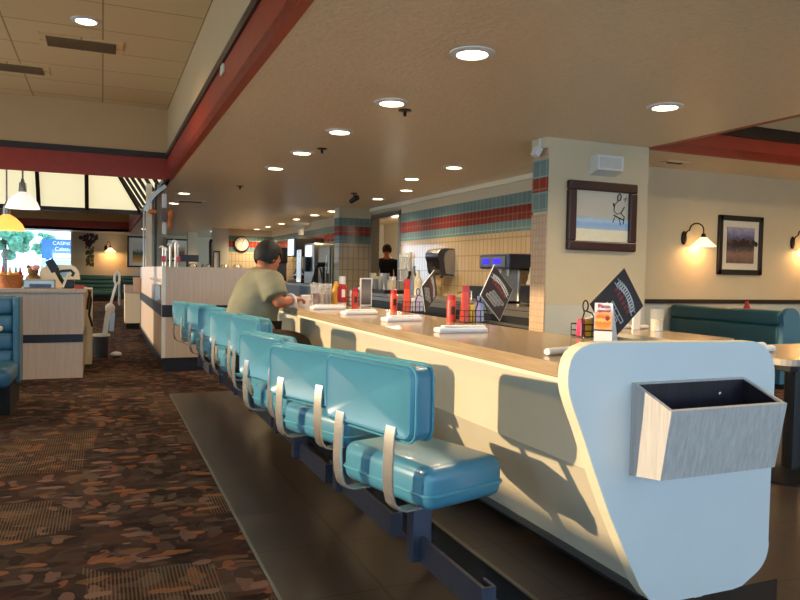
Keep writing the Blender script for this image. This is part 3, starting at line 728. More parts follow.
# lobby dustpan and broom
t = thing('lobby_dustpan', 'white long handled lobby broom standing in a dark grey bin', 'broom and bin', (.0, 8.7, 0))
b = B(); b.lathe((-.005, 8.70, 0), [(0, 0.004), (.07, 0.004), (.088, .26), (.08, .26), (.064, .02), (0, .02)], 20); b.build('bin', plain('dark_grey_plastic', '#33363f', .5), t, smooth=True)
b = B(); b.lathe((-.005, 8.70, 0), [(.088, .25), (.094, .25), (.094, .275), (.08, .275), (.08, .26)], 20); b.build('bin_liner', 'white', t, smooth=True)
b = B(); b.ribbon([(.025, 8.70, .20), (.05, 8.70, .42), (.075, 8.70, .58)], (0, 1, 0), .05, .055); b.ball((.085, 8.70, .56), .055, (1, .5, 1.2)); b.build('brush_head', 'white', t)
b = B(); b.tube([(.085, 8.70, .58), (.145, 8.70, .83)], .014, 8); b.tube([(.145, 8.70, .83), (.128, 8.70, .88), (.133, 8.70, .95), (.158, 8.70, .985), (.183, 8.70, .95), (.183, 8.70, .88), (.163, 8.70, .84)], .012, 8, True); b.build('handle', 'white', t, smooth=True)
b = B(); b.ribbon([(.10, 8.73, .30), (.115, 8.73, .52)], (0, 1, 0), .02, .05); b.build('brush', 'steel', t)
b = B(); b.ball((.15, 8.72, .035), .06, (1.1, .9, .55)); b.build('pan_foot', 'white', t, smooth=True)
# small cream cabinet beyond
t = thing('side_cabinet', 'small cream cabinet on a black plinth beyond the broom', 'cabinet', (.54, 12.95, 0))
B().box(.355, .76, 12.75, 13.2, .10, .745).build('body', 'cream_edge', t); B().box(.38, .74, 12.78, 13.2, 0, .10).build('plinth', 'void', t); B().box(.35, .765, 12.74, 13.21, .62, .745).build('top_board', 'laminate', t)
t = thing('tub', 'pale pink tub hanging at the far end of the dividing wall', 'tub', (.5, 11.6, .62))
B().prism([(.44, .88), (.455, .65), (.545, .65), (.545, .88)], 'y', 11.5, 11.75).build('tub_body', plain('pale_pink_plastic', '#d8b49c', .5), t)
# far booths
def far_booth(x0, x1, y, label):
    t = thing('far_booth', label, 'booth', ((x0+x1)/2, y, 0), 'green booths by the far wall')
    b = B()
    for i in range(4): b.box(x0, x1, y, y+.18, .26+.125*i, .385+.125*i, .04, 3)
    b.build('backrest', 'green_vinyl', t, smooth=50)
    B().box(x0, x1, y-.55, y+.1, .16, .30, .05, 3).build('seat', 'green_vinyl', t, smooth=50)
    B().box(x0, x1, y-.5, y+.2, 0, .17).build('plinth', 'void', t)
far_booth(-1.2, .42, 24.0, 'dark green channelled booth below the dried wreath')
far_booth(.62, 1.9, 25.4, 'dark green booth farther back, under the picture beside the post')
t = thing('booth_divider', 'pale wood divider edge by the far green booth', 'panel', (.45, 21, 0))
B().box(.42, .46, 20.8, 21.6, 0.0, .82, .01).build('board', 'white_lam', t)

# far wall decorations
def picture(name, label, c, w, h, frame, fw, mat, art, facing=-1, matw=.0):
    x, y, z = c
    t = thing(name, label, 'picture', (x, y, z-h/2))
    b = B()
    for (xa, xb, za, zb_) in ((x-w/2, x+w/2, z+h/2-fw, z+h/2), (x-w/2, x+w/2, z-h/2, z-h/2+fw), (x-w/2, x-w/2+fw, z-h/2, z+h/2), (x+w/2-fw, x+w/2, z-h/2, z+h/2)):
        b.box(xa, xb, y-.035, y, za, zb_, .006)
    b.build('frame', frame, t)
    B().box(x-w/2+fw*.8, x+w/2-fw*.8, y-.016, y-.004, z-h/2+fw*.8, z+h/2-fw*.8).build('mat_board', mat, t)
    if art:
        art(t, x, y-.018, z, w-2*fw-2*matw, h-2*fw-2*matw)
    return t
def paint(name, stops, w, h, seed, n1=3.0):
    """layered landscape paint: colours change with height, broken up by noise"""
    k = N(name); k.p.inputs['Roughness'].default_value = .6
    tc = k.add('ShaderNodeTexCoord'); sp = k.add('ShaderNodeSeparateXYZ'); k.link(tc, 'Generated', sp, 'Vector')
    nz = k.add('ShaderNodeTexNoise', i_Scale=n1, i_Detail=8.0, i_Roughness=.7); mp = k.add('ShaderNodeMapping'); mp.inputs['Location'].default_value = (seed, 0, seed)
    k.link(tc, 'Generated', mp, 'Vector'); k.link(mp, 'Vector', nz, 'Vector')
    m1 = k.add('ShaderNodeMath', operation='MULTIPLY_ADD'); m1.inputs[1].default_value = .6; k.link(nz, 'Fac', m1, 0)
    ad = k.add('ShaderNodeMath', operation='ADD'); ad.inputs[1].default_value = -.30; k.link(sp, 'Z', ad, 0); k.link(ad, 0, m1, 2)
    r = k.ramp([(p, srgb(c)) for p, c in stops]); k.link(m1, 0, r, 'Fac'); k.link(r, 'Color', k.p, 'Base Color'); return k.m
def art_far(t, x, y, z, w, h):
    m = paint('still_life_paint', [(0, '#d8b06a'), (.2, '#c07a35'), (.3, '#7a8a3a'), (.45, '#4a3340'), (.6, '#cbbfae'), (1, '#d8d0bf')], w, h, 2, 4)
    B().box(x-w/2, x+w/2, y-.006, y, z-h/2, z+h/2).build('print', m, t)
picture('framed_picture', 'tall dark framed still life print on the far wall behind the white post', (1.20, 27.36, 1.62), .74, 1.12, 'frame_black', .06, 'mat_board', art_far, matw=.12)
def art_far2(t, x, y, z, w, h):
    m = paint('brown_tree_paint', [(0, '#7a5a3a'), (.35, '#8a4a2a'), (.5, '#b98a5a'), (.8, '#d8cdb5'), (1, '#e0d8c5')], w, h, 5, 3)
    B().box(x-w/2, x+w/2, y-.006, y, z-h/2, z+h/2).build('print', m, t)
picture('framed_picture', 'dark framed brown tree print on the far wall above the black monitor', (2.55, 27.36, 1.72), .78, .82, 'frame_black', .05, 'mat_board', art_far2, matw=.08)
wr = thing('dried_wreath', 'spray of dried purple flowers hanging on the far wall right of the window', 'wreath', (-.42, 27.3, 1.2))
b = B(); g = B()
rnd = random.Random(3)
for i in range(70):
    a = rnd.uniform(-.75, .75); r = rnd.uniform(.05, .6)
    p = (-.42 + r*math.sin(a)*.75, 27.28 + rnd.uniform(-.07, .07), 1.75 + r*math.cos(a)*.75)
    b.ball(p, rnd.uniform(.03, .065), (1, .7, 1.2), 1)
for i in range(45):
    p = (-.40 + rnd.uniform(-.13, .13), 27.28 + rnd.uniform(-.07, .07), 1.25 + rnd.uniform(-.15, .5))
    g.ball(p, rnd.uniform(.025, .055), (1, .7, 1.6), 1)
b.build('flowers', 'dried', wr); g.build('stems', 'dried_green', wr)
def full_sconce(x, y, z, s, label, dx, power):
    t = thing('wall_sconce', label, 'wall light', (x, y, z), 'gooseneck wall sconces')
    pl = B(); pl.ball((x, y-.012*s, z), .075*s, (.72, .3, 1.45), 3); pl.build('wall_plate', 'bronze', t, smooth=True)
    pts = [(x, y-.02*s, z+.02*s), (x+.02*s*dx, y-.05*s, z+.10*s)]
    for i in range(9):
        a = PI*i/8; pts.append((x+dx*(.06+.09*(1-math.cos(a)))*s, y-(.06+.055*(1-math.cos(a)))*s, z+(.12+.11*math.sin(a))*s))
    tip = (x+dx*.24*s, y-.17*s, z+.06*s); pts.append(tip)
    B().tube(pts, .011*s, 8).build('arm', 'bronze', t, smooth=True)
    B().lathe(tip, [(0, .015*s), (.03*s, .01*s), (.036*s, -.03*s), (.045*s, -.05*s), (0, -.05*s)], 16).build('socket', 'bronze', t, smooth=True)
    sd = B().lathe((tip[0], tip[1], tip[2]-.05*s), [(.045*s, 0), (.10*s, -.055*s), (.19*s, -.14*s), (.186*s, -.142*s), (.096*s, -.06*s), (.04*s, -.006*s)], 28).build('shade', 'shade_on', t, smooth=True)
    bl = B().ball((tip[0], tip[1], tip[2]-.10*s), .028*s); bl.build('bulb', 'lamp_on', t, smooth=True)
    ld = bpy.data.lights.new('sconce_lamp', 'POINT'); ld.energy = power; ld.color = (1, .66, .32); ld.shadow_soft_size = .05
    lo = bpy.data.objects.new('sconce_lamp', ld); C.objects.link(lo); lo.location = (tip[0], tip[1], tip[2]-.17*s)
full_sconce(.12, 27.36, 1.72, 1.0, 'small lit wall sconce on the far wall between wreath and tall picture', .6, 5)
full_sconce(6.07, 6.22, 1.485, .72, 'lit gooseneck wall sconce on the right wall, left of the landscape picture', 1, 1.7)
full_sconce(7.80, 6.22, 1.49, .72, 'lit gooseneck wall sconce cut off by the right picture edge', 1, 1.7)

# pendant lamps under the skylight
def pendant(x, y, z, r, mat, label, lit):
    t = thing('pendant_lamp', label, 'pendant lamp', (x, y, z), 'pendant lamps over the register')
    B().lathe((x, y, z), [(r, 0), (r*.99, .015), (r*.84, .09), (r*.55, .165), (r*.22, .215), (r*.18, .22), (r*.22, .20), (r*.53, .152), (r*.81, .08), (r*.96, .010)], 28).build('shade', mat, t, smooth=True)
    b = B(); b.cyl((x, y, z+.22), (x, y, z+.34), .05, .045); b.cyl((x, y, z+.34), (x, y, z+.40), .03, .015); b.build('cap', 'steel', t, smooth=True)
    B().cyl((x, y, z+.40), (x, y, 3.2), .012).build('stem', 'steel', t)
    if lit:
        B().ball((x, y, z+.08), .06).build('bulb', 'lamp_on', t, smooth=True)
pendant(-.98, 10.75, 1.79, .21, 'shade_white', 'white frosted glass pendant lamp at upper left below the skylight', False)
pendant(-1.25, 11.5, 1.53, .235, 'orange_shade', 'amber lit glass pendant lamp hanging just above the window', True)

# outside the far window
g = B(); g.box(-30, 20, 27.7, 90, -.3, -.2); o = g.build('parking_lot', 'asphalt', None, (0, 50, -.3)); o['kind'] = 'structure'; o['label'] = 'pale sunlit parking lot outside the far window'; o['category'] = 'parking lot'
def tree(x, y, z, s, label, seed):
    t = thing('leafy_tree', label, 'tree', (x, y, -.2), 'trees outside the window'); rn = random.Random(seed); b = B()
    for i in range(34):
        u = Vector((rn.gauss(0, 1), rn.gauss(0, .6), rn.gauss(0, .75))); u = u.normalized()*rn.uniform(.3, 1)*s
        b.ball((x+u.x, y+u.y, z+u.z*.8), s*rn.uniform(.16, .3), (1, 1, .85), 2)
    for v in b.bm.verts: v.co += Vector((rn.uniform(-1, 1), rn.uniform(-1, 1), rn.uniform(-1, 1)))*s*.035
    b.build('crown', 'leaf', t)
    B().cyl((x, y, -.2), (x, y, z), .16, .1).build('trunk', 'bark', t)
tree(-5.1, 46, 2.5, 1.45, 'leafy green tree filling the left of the far window', 1)
tree(-3.3, 52, 2.5, .95, 'smaller leafy tree nearer the blue billboard', 2)
bb = thing('billboard', 'blue billboard with white lettering outside the far window', 'billboard', (-2.0, 42, -.2))
B().box(-2.95, -.6, 42, 42.1, 1.45, 2.5).build('panel', 'sign_blue', bb); B().box(-2.95, -.6, 42, 42.1, 1.1, 1.4).build('lower_panel', 'sign_pale', bb)
B().box(-2.4, -.6, 41.97, 42, 1.5, 1.74).build('white_strip', 'white', bb)
text_mesh('CASINO', .27, (-1.93, 41.97, 2.27), (1, 0, 0), (0, 0, 1), 'white', bb); text_mesh('Cabana', .28, (-1.9, 41.97, 1.97), (1, 0, 0), (0, 0, 1), 'white', bb)
b = B(); b.box(-3.0, -2.85, 42.02, 42.12, -.2, 1.2); b.box(-.95, -.8, 42.02, 42.12, -.2, 1.2); b.build('legs', 'steel', bb)

# ------------------------------------------------------------------ kitchen side
t = thing('back_counter', 'stainless back counter with dark splashback along the tiled kitchen wall', 'counter', (4.4, 8.4, 0))
B().box(3.98, 4.77, 5.62, 11.3, .66, .70, .004).build('top', 'steel', t)
B().box(4.0, 4.77, 5.62, 11.3, .08, .66).build('body', 'black', t)
B().box(3.96, 3.985, 5.62, 11.3, .595, .655, .004).build('front_rail', 'steel', t)
B().box(3.97, 4.0, 5.62, 11.3, .44, .47).build('lower_rail', 'steel', t)
t = thing('sink_splashback', 'dark splashback with a chrome tap on the back counter left of the beverage machine', 'splashback', (4.73, 8.35, .70))
B().box(4.70, 4.77, 7.75, 8.95, .70, .87, .006).build('board', 'black', t)
b = B(); b.tube([(4.5, 8.3, .70), (4.5, 8.3, .80), (4.4, 8.3, .815), (4.3, 8.3, .78)], .014, 8); b.build('tap', 'chrome', t, smooth=True)
t = thing('beverage_machine', 'tall steel beverage machine with blue lit display behind the counter', 'drink machine', (4.45, 7.2, .70))
B().box(4.22, 4.70, 6.93, 7.62, 1.09, 1.27, .03, 3).build('head', 'dull_steel', t)
B().box(4.212, 4.222, 7.0, 7.58, 1.12, 1.24).build('display_panel', 'steel', t)
B().box(4.207, 4.214, 7.36, 7.50, 1.15, 1.215).build('screen', 'blue_screen', t); B().box(4.207, 4.214, 7.10, 7.26, 1.15, 1.215).build('screen', 'blue_screen', t)
B().box(4.40, 4.70, 7.0, 7.55, .70, 1.10, .02).build('body', 'steel', t)
for y in (7.1, 7.27, 7.44): B().cyl((4.32, y, 1.09), (4.32, y, 1.02), .022, .016).build('nozzle', 'chrome', t)
B().box(4.22, 4.7, 7.0, 7.55, .70, .73).build('drip_tray', 'black', t)
t = thing('microwave_oven', 'black doored microwave oven on the back counter beside the column', 'microwave', (4.4, 6.35, .70))
B().box(4.18, 4.72, 6.02, 6.62, .715, .93, .01).build('body', 'steel', t); B().box(4.165, 4.182, 6.12, 6.60, .73, .92, .012).build('door', 'black', t); B().box(4.16, 4.167, 6.2, 6.52, .755, .895).build('window', 'dark_lam', t)
b = B(); [b.box(x, x+.04, y, y+.04, .70, .716) for x in (4.22, 4.64) for y in (6.06, 6.54)]; b.build('feet', 'black', t)
t = thing('paper_stack', 'stack of cream paper bags on top of the microwave', 'paper stack', (4.4, 6.3, .93))
b = B()
for i in range(7): b.box(4.22+.004*(i % 3), 4.66, 6.0+.003*(i % 2)+.02*i*.5, 6.56-.01*i, .93+.026*i, .955+.026*i)
b.build('bags', 'cream_edge', t)
t = thing('shelf_board', 'steel shelf under the microwave with dark trays', 'shelf', (4.2, 6.3, .47))
b = B(); b.box(3.88, 3.978, 5.7, 6.9, .50, .52); b.build('board', 'steel', t)
# towel dispenser
t = thing('paper_towel_dispenser', 'black curved paper towel dispenser on the tiled kitchen wall', 'dispenser', (4.775, 9.4, 1.0))
prof = [(4.774, 1.40), (4.62, 1.405), (4.55, 1.385), (4.51, 1.33), (4.505, 1.27), (4.53, 1.20), (4.54, 1.12), (4.56, 1.04), (4.60, 1.0), (4.774, 1.0)]
B().prism(prof, 'y', 9.36, 9.80).build('cover', plain('smoked_plastic', '#191414', .22, coat=.4), t, smooth=30)
B().prism([(4.774, 1.385), (4.68, 1.38), (4.62, 1.33), (4.60, 1.24), (4.62, 1.12), (4.64, 1.03), (4.774, 1.02)], 'y', 9.35, 9.361).build('side_plate', 'steel', t)
B().box(4.60, 4.62, 9.42, 9.72, .86, 1.01).build('paper', plain('brown_paper', '#b08c5c', .8), t)
b = B(); b.ball((4.59, 9.40, .985), .025); b.ball((4.59, 9.77, .985), .025); b.build('feeder_wheels', 'black', t, smooth=True)
# condiment station between doorway and dispenser
t = thing('condiment_tray', 'dark tray of cups and condiment jars on the back counter before the doorway', 'tray', (4.3, 10.6, .70))
B().box(4.05, 4.6, 10.3, 11.25, .70, .76, .005).build('tray', 'black', t)
for i in range(9):
    y = 10.37+.10*i; h = .16+.05*((i*7) % 3)
    B().lathe((4.18+.07*(i % 2), y, .76), [(0, 0), (.05, 0), (.058, h), (.05, h), (.045, .02), (0, .02)], 12).build('cup', ['mat_board', 'paper', 'steel', 'cream_edge'][i % 4], t, smooth=True)
for i, (y, h) in enumerate(((10.02, .44), (10.18, .36), (9.86, .38))):
    o = B().lathe((4.42, y, .70), [(0, 0), (.055, 0), (.058, h*.6), (.025, h*.8), (.022, h), (0, h)], 14).build('pump_bottle', ['steel', 'bronze', 'mat_board'][i], None, (4.42, y, .70), smooth=True)
    tag(o, ['tall steel pump bottle on the back counter, tallest of three', 'dark bottle on the back counter between the steel and cream bottles', 'cream bottle on the back counter nearest the towel dispenser'][i], 'bottle', 'bottles on the back counter')
t = thing('bar_utensil_rack', 'white wire utensil rack on the tiles beside the doorway', 'rack', (4.7, 11.15, .9))
b = B()
for i in range(5): b.tube([(4.74, 10.95+.09*i, .86), (4.72, 10.95+.09*i, 1.36)], .012, 6)
for z in (.9, 1.1, 1.3): b.tube([(4.72, 10.92, z), (4.72, 11.34, z)], .012, 6)
b.box(4.755, 4.775, 10.95, 11.3, .86, 1.38); b.build('wires', 'white', t)
# far coffee station
t = thing('far_back_counter', 'steel counter carrying the coffee machines beyond the tiled pier', 'counter', (4.3, 17, 0))
B().box(3.85, 4.77, 13.3, 20.5, .72, .76).build('top', 'steel', t); B().box(3.9, 4.77, 13.3, 20.5, .05, .72).build('body', 'dull_steel', t)
def coffee(y, label, h, panel):
    t = thing('coffee_brewer', label, 'coffee machine', (4.2, y, .76), 'machines beyond the pier')
    B().box(3.98, 4.6, y-.36, y+.36, .76, .84, .01).build('base', 'black', t)
    B().box(4.35, 4.6, y-.34, y+.34, .84, h-.3).build('column', 'dull_steel', t)
    B().box(3.96, 4.62, y-.38, y+.38, h-.42, h, .02).build('head', 'black', t)
    B().box(3.945, 3.962, y-.22, y+.26, h-.40, h-.03).build('front_panel', panel, t)
    B().lathe((4.15, y, .84), [(0, 0), (.11, .01), (.14, .1), (.10, .2), (.09, .25), (0, .25)], 16).build('carafe', 'clear', t, smooth=True)
    B().lathe((4.15, y, .84), [(0, 0.002), (.105, .012), (.134, .1), (0, .1)], 16).build('coffee', 'cola', t, smooth=True)
coffee(15.9, 'black coffee brewer with white lit front right of the seated man', 1.78, 'white_screen')
coffee(19.3, 'farther black coffee brewer showing between the man and the white lit one', 1.66, 'white_screen')
t = thing('tea_dispenser', 'tall steel drink dispenser with pale blue lit top between brewer and pier', 'drink machine', (4.3, 14.7, .76))
B().box(4.05, 4.65, 14.35, 15.1, .76, 1.62, .02).build('body', 'steel', t); B().box(4.035, 4.052, 14.5, 14.95, 1.34, 1.58).build('lit_panel', 'white_screen', t); B().box(3.95, 4.06, 14.62, 14.85, 1.02, 1.34, .03).build('spout_block', 'black', t)
b = B(); [b.cyl((4.0, y, .79), (4.0, y, 1.5), .022) for y in (15.2, 15.33, 15.46)]; b.build('pipes', 'chrome', t)
t = thing('steel_fridge', 'brownish steel fridge next to the tiled pier behind the counter', 'fridge', (4.4, 13.75, 0))
B().box(4.12, 4.77, 13.3, 14.2, .76, 1.56, .015).build('body', plain('bronze_steel', '#8a7a5c', .3, .8), t); B().box(4.09, 4.12, 13.36, 14.14, .80, 1.52, .01).build('door', plain('bronze_steel_door', '#7e6f52', .28, .8), t); B().box(4.06, 4.09, 13.42, 13.46, 1.0, 1.35).build('handle', 'chrome', t)
t = thing('milkshake_mixer', 'black headed mixer with clear cone in front of the steel fridge', 'mixer', (3.95, 13.6, .76))
B().lathe((3.93, 13.6, .76), [(0, 0), (.15, 0), (.05, .34), (.03, .36), (0, .36)], 18).build('cone', 'clear', t, smooth=True); B().box(3.88, 4.06, 13.5, 13.7, 1.12, 1.22, .03).build('head', 'black', t); B().box(4.02, 4.06, 13.55, 13.65, .76, 1.12).build('column', 'black', t)
t = thing('paper_lamp_cone', 'white hanging cone heat lamp over the coffee machines', 'lamp', (4.1, 15.6, 1.9))
B().lathe((4.1, 15.6, 1.90), [(.22, .2), (.21, .15), (.12, .09), (.07, .06), (.06, -.06), (.0, -.06)], 20).build('shade', 'mat_board', t, smooth=True); B().cyl((4.1, 15.6, 2.0), (4.1, 15.6, SOF), .015).build('stem', 'steel', t)
# clock
ck = thing('wall_clock', 'round wall clock with dark rim on the far tiled end wall', 'clock', (3.86, 21.58, 1.6))
B().lathe((3.86, 21.60, 1.815), [(0, -.03), (.195, -.03), (.20, -.05), (.235, -.045), (.245, 0), (0, 0)], 36, (0, 1, 0)).build('rim', 'frame_brown', ck, smooth=30)
B().lathe((3.86, 21.60, 1.815), [(0, -.034), (.198, -.033)], 36, (0, 1, 0)).build('dial', 'mat_board', ck)
b = B()
for i in range(12):
    a = 2*PI*i/12; b.obox((3.86+.165*math.sin(a), 21.563, 1.815+.165*math.cos(a)), (.014, .004, .04), (0, a, 0))
b.build('hour_marks', 'black', ck)
b = B(); b.obox((3.86+.03, 21.56, 1.815+.055), (.012, .004, .13), (0, .5, 0)); b.build('hour_hand', 'black', ck)
b = B(); b.obox((3.86-.01, 21.558, 1.815-.06), (.010, .004, .15), (0, .2, 0)); b.build('minute_hand', 'black', ck)

# ------------------------------------------------------------------ column fittings
fx = 4.215; fz = 1.575
t = thing('framed_painting', 'thick mahogany framed ranch sketch hanging on the cream column', 'picture', (fx, CYF, 1.265))
w, h, fw = .765, .625, .085
b = B()
for (xa, xb, za, zb_) in ((fx-w/2, fx+w/2, fz+h/2-fw, fz+h/2), (fx-w/2, fx+w/2, fz-h/2, fz-h/2+fw), (fx-w/2, fx-w/2+fw, fz-h/2+fw, fz+h/2-fw), (fx+w/2-fw, fx+w/2, fz-h/2+fw, fz+h/2-fw)): b.box(xa, xb, CYF-.05, CYF, za, zb_, .012, 3)
b.build('frame', 'frame_brown', t)
iw, ih = w/2-fw+.004, h/2-fw+.004
B().box(fx-iw, fx+iw, CYF-.02, CYF-.005, fz-ih, fz+ih).build('paper', 'white_wall', t)
B().prism([(fx-iw, fz-.115), (fx+iw, fz-.12), (fx+iw, fz-.02), (fx-iw, fz+.0)], 'y', CYF-.023, CYF-.02).build('blue_wash', paint('blue_sky_wash', [(0, '#a8c4dc'), (.4, '#93b8e2'), (.7, '#b4d0ec'), (1, '#aab8aa')], 1, 1, 4, 5), t)
B().prism([(fx-iw, fz-ih), (fx+iw, fz-ih), (fx+iw, fz-.12), (fx-iw, fz-.115)], 'y', CYF-.023, CYF-.02).build('pale_ground', plain('cream_wash', '#f0e8cc', .7), t)
b = B(); hxx, hzz = fx+.19, fz+.10
def ink(pts, r=.0035): b.tube([(hxx+u, CYF-.024, hzz+v) for u, v in pts], r, 5)
ink([(-.02, .10), (0, .12), (.02, .10), (.01, .06), (-.02, .06), (-.02, .10)], .006); ink([(.0, .06), (-.05, .02), (-.06, -.04), (-.02, -.07), (.03, -.05), (.06, .0)]); ink([(.05, .07), (.08, .09), (.06, .05)], .004)
ink([(.06, 0), (.02, -.06), (.06, -.09), (.05, -.16)], .005); ink([(-.06, -.08), (-.01, -.10), (.05, -.12)], .006); ink([(-.06, .0), (-.07, .03)], .006); ink([(-.05, -.10), (-.07, -.15)], .004); ink([(0, -.1), (.02, -.17)], .004)
b.build('ink_figure', 'black', t)
t = thing('alarm_box', 'white plastic box mounted on the column above the framed painting', 'box', (4.2, CYF, 1.95))
B().prism([(CYF, 1.945), (CYF-.12, 1.985), (CYF-.12, 2.115), (CYF, 2.125)], 'x', 4.075, 4.36).build('housing', 'white', t)
B().box(4.10, 4.335, CYF-.124, CYF-.12, 2.0, 2.10).build('front_plate', plain('grey_white_plastic', '#c9c8c0', .4), t)
t = thing('wall_spotlight', 'small white spot fitting on the top corner of the tiled column end', 'spotlight', (3.6, 5.42, 2.16))
B().obox((3.575, 5.44, 2.13), (.06, .08, .09), (0, .5, 0), .01).build('head', 'white', t); B().cyl((3.61, 5.44, 2.16), (3.61, 5.44, 2.25), .014).build('bracket', 'white', t)
# right wall picture
def art_r(t, x, y, z, w, h):
    m = paint('dusk_field_paint', [(0, '#6b5248'), (.25, '#8a6a5c'), (.38, '#54464a'), (.5, '#2e2a30'), (.62, '#5c4a4c'), (.72, '#5a5a78'), (.85, '#8a86a4'), (1, '#a8a0b4')], w, h, 9, 6)
    B().box(x-w/2, x+w/2, y-.006, y, z-h/2, z+h/2).build('print', m, t)
    b = B(); rq = random.Random(11)
    for i in range(26):
        cx_, cz_, r_ = x + rq.gauss(0, w*.17), z + h*.05 + rq.gauss(0, h*.05), rq.uniform(.012, .035)
        b.lathe((cx_, y-.0065-.00003*i, cz_), [(0, 0), (r_, 0)], 9, (0, 1, 0))
    b.build('painted_trees', 'dark_trim', t)
picture('framed_picture', 'black framed dusk landscape print with wide mat on the right wall', (6.925, 6.22, 1.427), .70, .69, 'frame_black', .06, 'mat_board', art_r, matw=.075)

# ------------------------------------------------------------------ right dining area
def booth(x0, x1, y0, y1, label, colour):
    """bench whose back runs along y; seat on the left side of the back"""
    t = thing('dining_booth', label, 'booth', ((x0+x1)/2, (y0+y1)/2, 0), 'teal booths by the right wall')
    B().box(x0, x1-.05, y0+.02, y1, .59, .735, .035, 3).build('upper_cushion', colour, t, smooth=50)
    B().box(x0, x1-.05, y0+.02, y1, .33, .595, .03, 3).build('lower_cushion', colour, t, smooth=50)
    B().box(x1-.07, x1+.03, y0+.02, y1, .05, .725, .02).build('back_shell', colour, t)
    B().box(x0-.46, x0+.02, y0+.02, y1, .22, .35, .05, 3).build('seat', colour, t, smooth=50)
    B().prism([(x0-.01, .05), (x0+.02, .62)] + arc((x0+x1)/2, .65, (x1-x0)/2-.005, 165, 15, 10) + [(x1+.04, .05)], 'y', y0-.02, y0+.03).build('end_panel', 'blue_vinyl', t)
    B().box(x0-.42, x1, y0+.04, y1, 0, .22).build('plinth', 'void', t)
    return t
booth(5.86, 6.10, 4.76, 6.18, 'teal booth bench behind the first dining table, bluish end panel facing the aisle', 'teal_dark')
booth(8.0, 8.3, 4.9, 6.18, 'teal booth bench farthest right, cut off by the picture edge', 'teal_dark')
t = thing('dining_booth', 'teal booth bench half hidden behind the column and the pale end panel', 'booth', (3.6, 4.7, 0), 'teal booths by the right wall')
B().box(3.45, 3.76, 4.15, 5.28, .20, .42, .03, 3).build('seat', 'teal_dark', t, smooth=50); B().box(3.47, 3.74, 4.17, 5.28, 0, .20).build('plinth', 'void', t)
def table(x0, x1, y0, y1, z, label, ped=None):
    t = thing('dining_table', label, 'table', ((x0+x1)/2, (y0+y1)/2, 0), 'dining tables')
    r = .08
    def rr(d):
        return arc(x1-r-d, y1-r-d, r, 0, 90, 5)+arc(x0+r+d, y1-r-d, r, 90, 180, 5)+arc(x0+r+d, y0+r+d, r, 180, 270, 5)+arc(x1-r-d, y0+r+d, r, 270, 360, 5)
    B().prism(rr(.002), 'z', z-.034, z).build('tabletop', 'top_wood', t)
    B().prism(rr(0), 'z', z-.032, z-.004).build('edge_band', plain('grey_edge', '#a59d92', .4), t)
    px, py = ped or ((x0+x1)/2, (y0+y1)/2)
    B().cyl((px, py, .02), (px, py, z-.034), .045).build('pedestal', 'black', t)
    B().lathe((px, py, 0), [(0, .05), (.06, .045), (.25, .015), (.25, 0), (0, 0)], 24).build('foot', 'black', t)
    return t
table(3.98, 4.60, 4.10, 5.30, .56, 'dining table beyond the end panel holding a jar and napkins')
table(6.35, 7.4, 4.9, 6.15, .52, 'farther dining table at the right behind the booth end')
table(3.09, 4.2, 2.45, 3.1, .635, 'nearer tan dining table at the right picture edge on a black pedestal', (3.34, 2.62))
t = thing('glass_jar', 'squat glass jar of sugar on the dining table beyond the end panel', 'jar', (4.49, 4.88, .56))
B().lathe((4.49, 4.88, .56), [(0, 0), (.055, 0), (.055, .17), (.06, .175), (.06, .19), (.052, .19), (.05, .01)], 20).build('glass', 'tumbler', t, smooth=True)
B().lathe((4.49, 4.88, .563), [(0, 0), (.049, 0), (.049, .10), (0, .10)], 16).build('sugar', 'mat_board', t)
o = tag(B().box(4.38, 4.46, 5.05, 5.07, .56, .75, .003).build('menu_holder', 'paper', None, (4.42, 5.06, .56)), 'white upright card at the column side of the dining table', 'card')
def roll(c, ang, L, r, label, group, name='napkin_roll'):
    x, y, z = c; dx, dy = math.cos(ang), math.sin(ang)
    b = B(); pr = [(0, 0), (r*.75, 0), (r, .006), (r*1.04, L*.3), (r*.96, L*.7), (r, L-.006), (r*.7, L), (0, L)]
    b.lathe((x-dx*L/2, y-dy*L/2, z+r), pr, 14, (dx, dy, 0))
    for v in b.bm.verts: v.co.z = z + (v.co.z-z)*.72
    o = b.build(name, 'paper', None, (x, y, z), smooth=True); return tag(o, label, 'napkin', group)
roll((4.49, 5.20, .56), .2, .19, .026, 'white napkin roll lying on the dining table beside the glass jar, rear one', 'napkins on the dining table')
roll((4.50, 5.10, .56), .15, .19, .026, 'white napkin roll lying on the dining table beside the glass jar, front one', 'napkins on the dining table')
roll((3.24, 2.76, .635), .1, .24, .026, 'white napkin roll on the near right table, front one', 'napkins on the near right table')
roll((3.28, 2.86, .635), .05, .24, .030, 'white napkin roll on the near right table, rear one', 'napkins on the near right table')
o = tag(B().box(3.13, 3.19, 2.48, 2.58, .57, .600, .004).build('bracket', 'black', None, (3.16, 2.53, .57)), 'black bracket under the corner of the near right table', 'bracket')
t = thing('ketchup_bottle', 'small dark red bottle seen over the top of the teal booth', 'bottle', (6.6, 5.6, .52))
B().lathe((6.55, 5.75, .52), [(0, 0), (.04, 0), (.04, .19), (.018, .24), (.018, .27), (0, .27)], 14).build('bottle', 'red_plastic', t, smooth=True)

